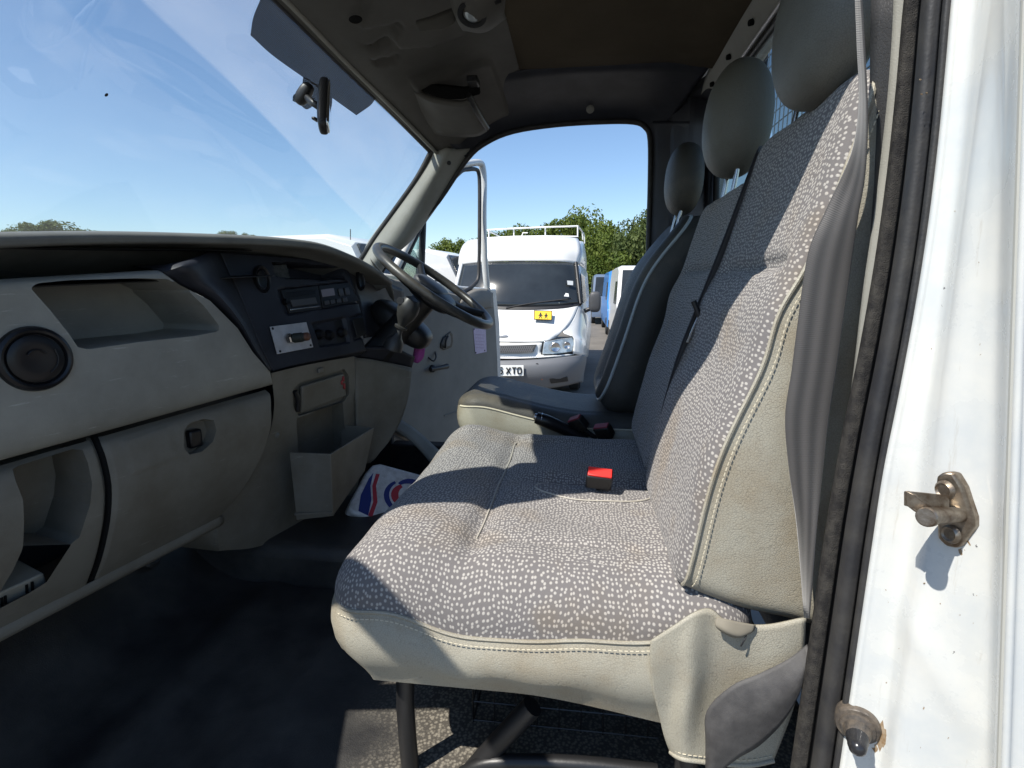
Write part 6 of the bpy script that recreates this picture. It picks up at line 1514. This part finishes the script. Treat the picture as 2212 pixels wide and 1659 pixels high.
def trunk_mesh(h, r, seed):
    rnd = random.Random(seed); bm = bmesh.new()
    tube_bm(bm, [(0, 0, -.2), (rnd.uniform(-.1, .1), 0, h * .4), (rnd.uniform(-.2, .2), rnd.uniform(-.2, .2), h * .85)], [r, r * .75, r * .35], 10)
    for k in range(6):
        a = rnd.random() * 6.28; z = h * rnd.uniform(.35, .6); l = h * rnd.uniform(.2, .35)
        tube_bm(bm, [(0, 0, z), (math.cos(a) * l * .6, math.sin(a) * l * .6, z + l * .5), (math.cos(a) * l, math.sin(a) * l, z + l)], [r * .4, r * .28, r * .12], 7)
    me = bpy.data.meshes.new('trunk'); bm.to_mesh(me); bm.free(); me.materials.append(M['bark']); return me
TR = trunk_mesh(6.0, .22, 3)
def tree(px, topy, Y, w, h, k, label, group, mesh=None):
    p = P(px, topy, Y); H = p[2]; base_z = max(0.0, 0.0)
    t = thing('tree', label, 'tree', (p[0], Y, 0), group)
    tr_ = bpy.data.objects.new('trunk', TR); COL.objects.link(tr_); tr_.parent = t; s_ = max(.3, (H - h * .45) / 5.6); tr_.scale = (s_, s_, s_)
    c_ = bpy.data.objects.new('crown', mesh or CROWNS[k]); COL.objects.link(c_); c_.parent = t
    c_.location = (0, 0, H - h / 2 * .98); c_.scale = (w / 2, w / 2, h / 2); c_.rotation_euler = (0, 0, random.random() * 6.28)
    return t
GB = 'trees along the far edge of the yard'
trees = [(978, 508, 36, 3.4, 3.6, 0, 'small round dark tree left of the facing van'), (948, 530, 40, 3.6, 3.0, 1, 'low tree behind the open door window'), (1012, 512, 44, 4.2, 3.6, 2, 'low dark tree showing over the left roof corner of the facing van'),
         (1062, 494, 44, 5.0, 4.6, 0, 'dark tree behind the left end of the roof rack'), (1108, 478, 43, 5.0, 5.2, 2, 'tree behind the second post of the roof rack'), (1150, 474, 41, 5.2, 5.4, 1, 'tree rising above the middle of the roof rack'), (1198, 462, 40, 5.2, 6.0, 0, 'green tree above the right half of the roof rack'),
         (1262, 436, 38, 5.4, 7.4, 2, 'tallest bright green tree behind the right end of the roof rack'), (1300, 468, 36, 4.4, 6.4, 0, 'bushy tree right of the tallest tree'), (1345, 478, 34, 4.0, 5.8, 1, 'leafy tree above the bright blue van'), (1392, 436, 33, 4.2, 6.6, 1, 'pale loose tree against the far door post'), (1322, 520, 34, 4.4, 4.6, 2, 'low dense tree behind the blue vans'), (1440, 450, 36, 5, 6, 0, 'tree mostly behind the far door post'),
         (1380, 530, 32, 4.4, 4.4, 0, 'low bush beside the driver seat edge'), (1275, 520, 39, 5.0, 5.0, 1, 'shaded tree beside the facing van side'), (1230, 505, 43, 5.4, 5.0, 2, 'dense tree behind the rack corner post')]
for px, ty, Y, w, h, k, lb in trees:
    tree(px, ty, Y, w, h, k, lb, GB, pale if 'pale' in lb else None)
for px, ty, Y, w, h, k, lb in ((105, 467, 46, 6.4, 4.0, 2, 'rounded pale tree peeping over the left end of the dashboard'), (20, 487, 47, 5.5, 3.6, 1, 'low pale tree at the far left above the dashboard'), (175, 488, 48, 4.6, 3.2, 1, 'lower pale tree right of the rounded one over the dashboard'), (492, 493, 60, 4.4, 3.2, 1, 'small tree tip above the middle of the dashboard'), (535, 500, 62, 3.6, 3.0, 0, 'second small tree tip above the middle of the dashboard')):
    tree(px, ty, Y, w, h, k, lb, GB, pale)
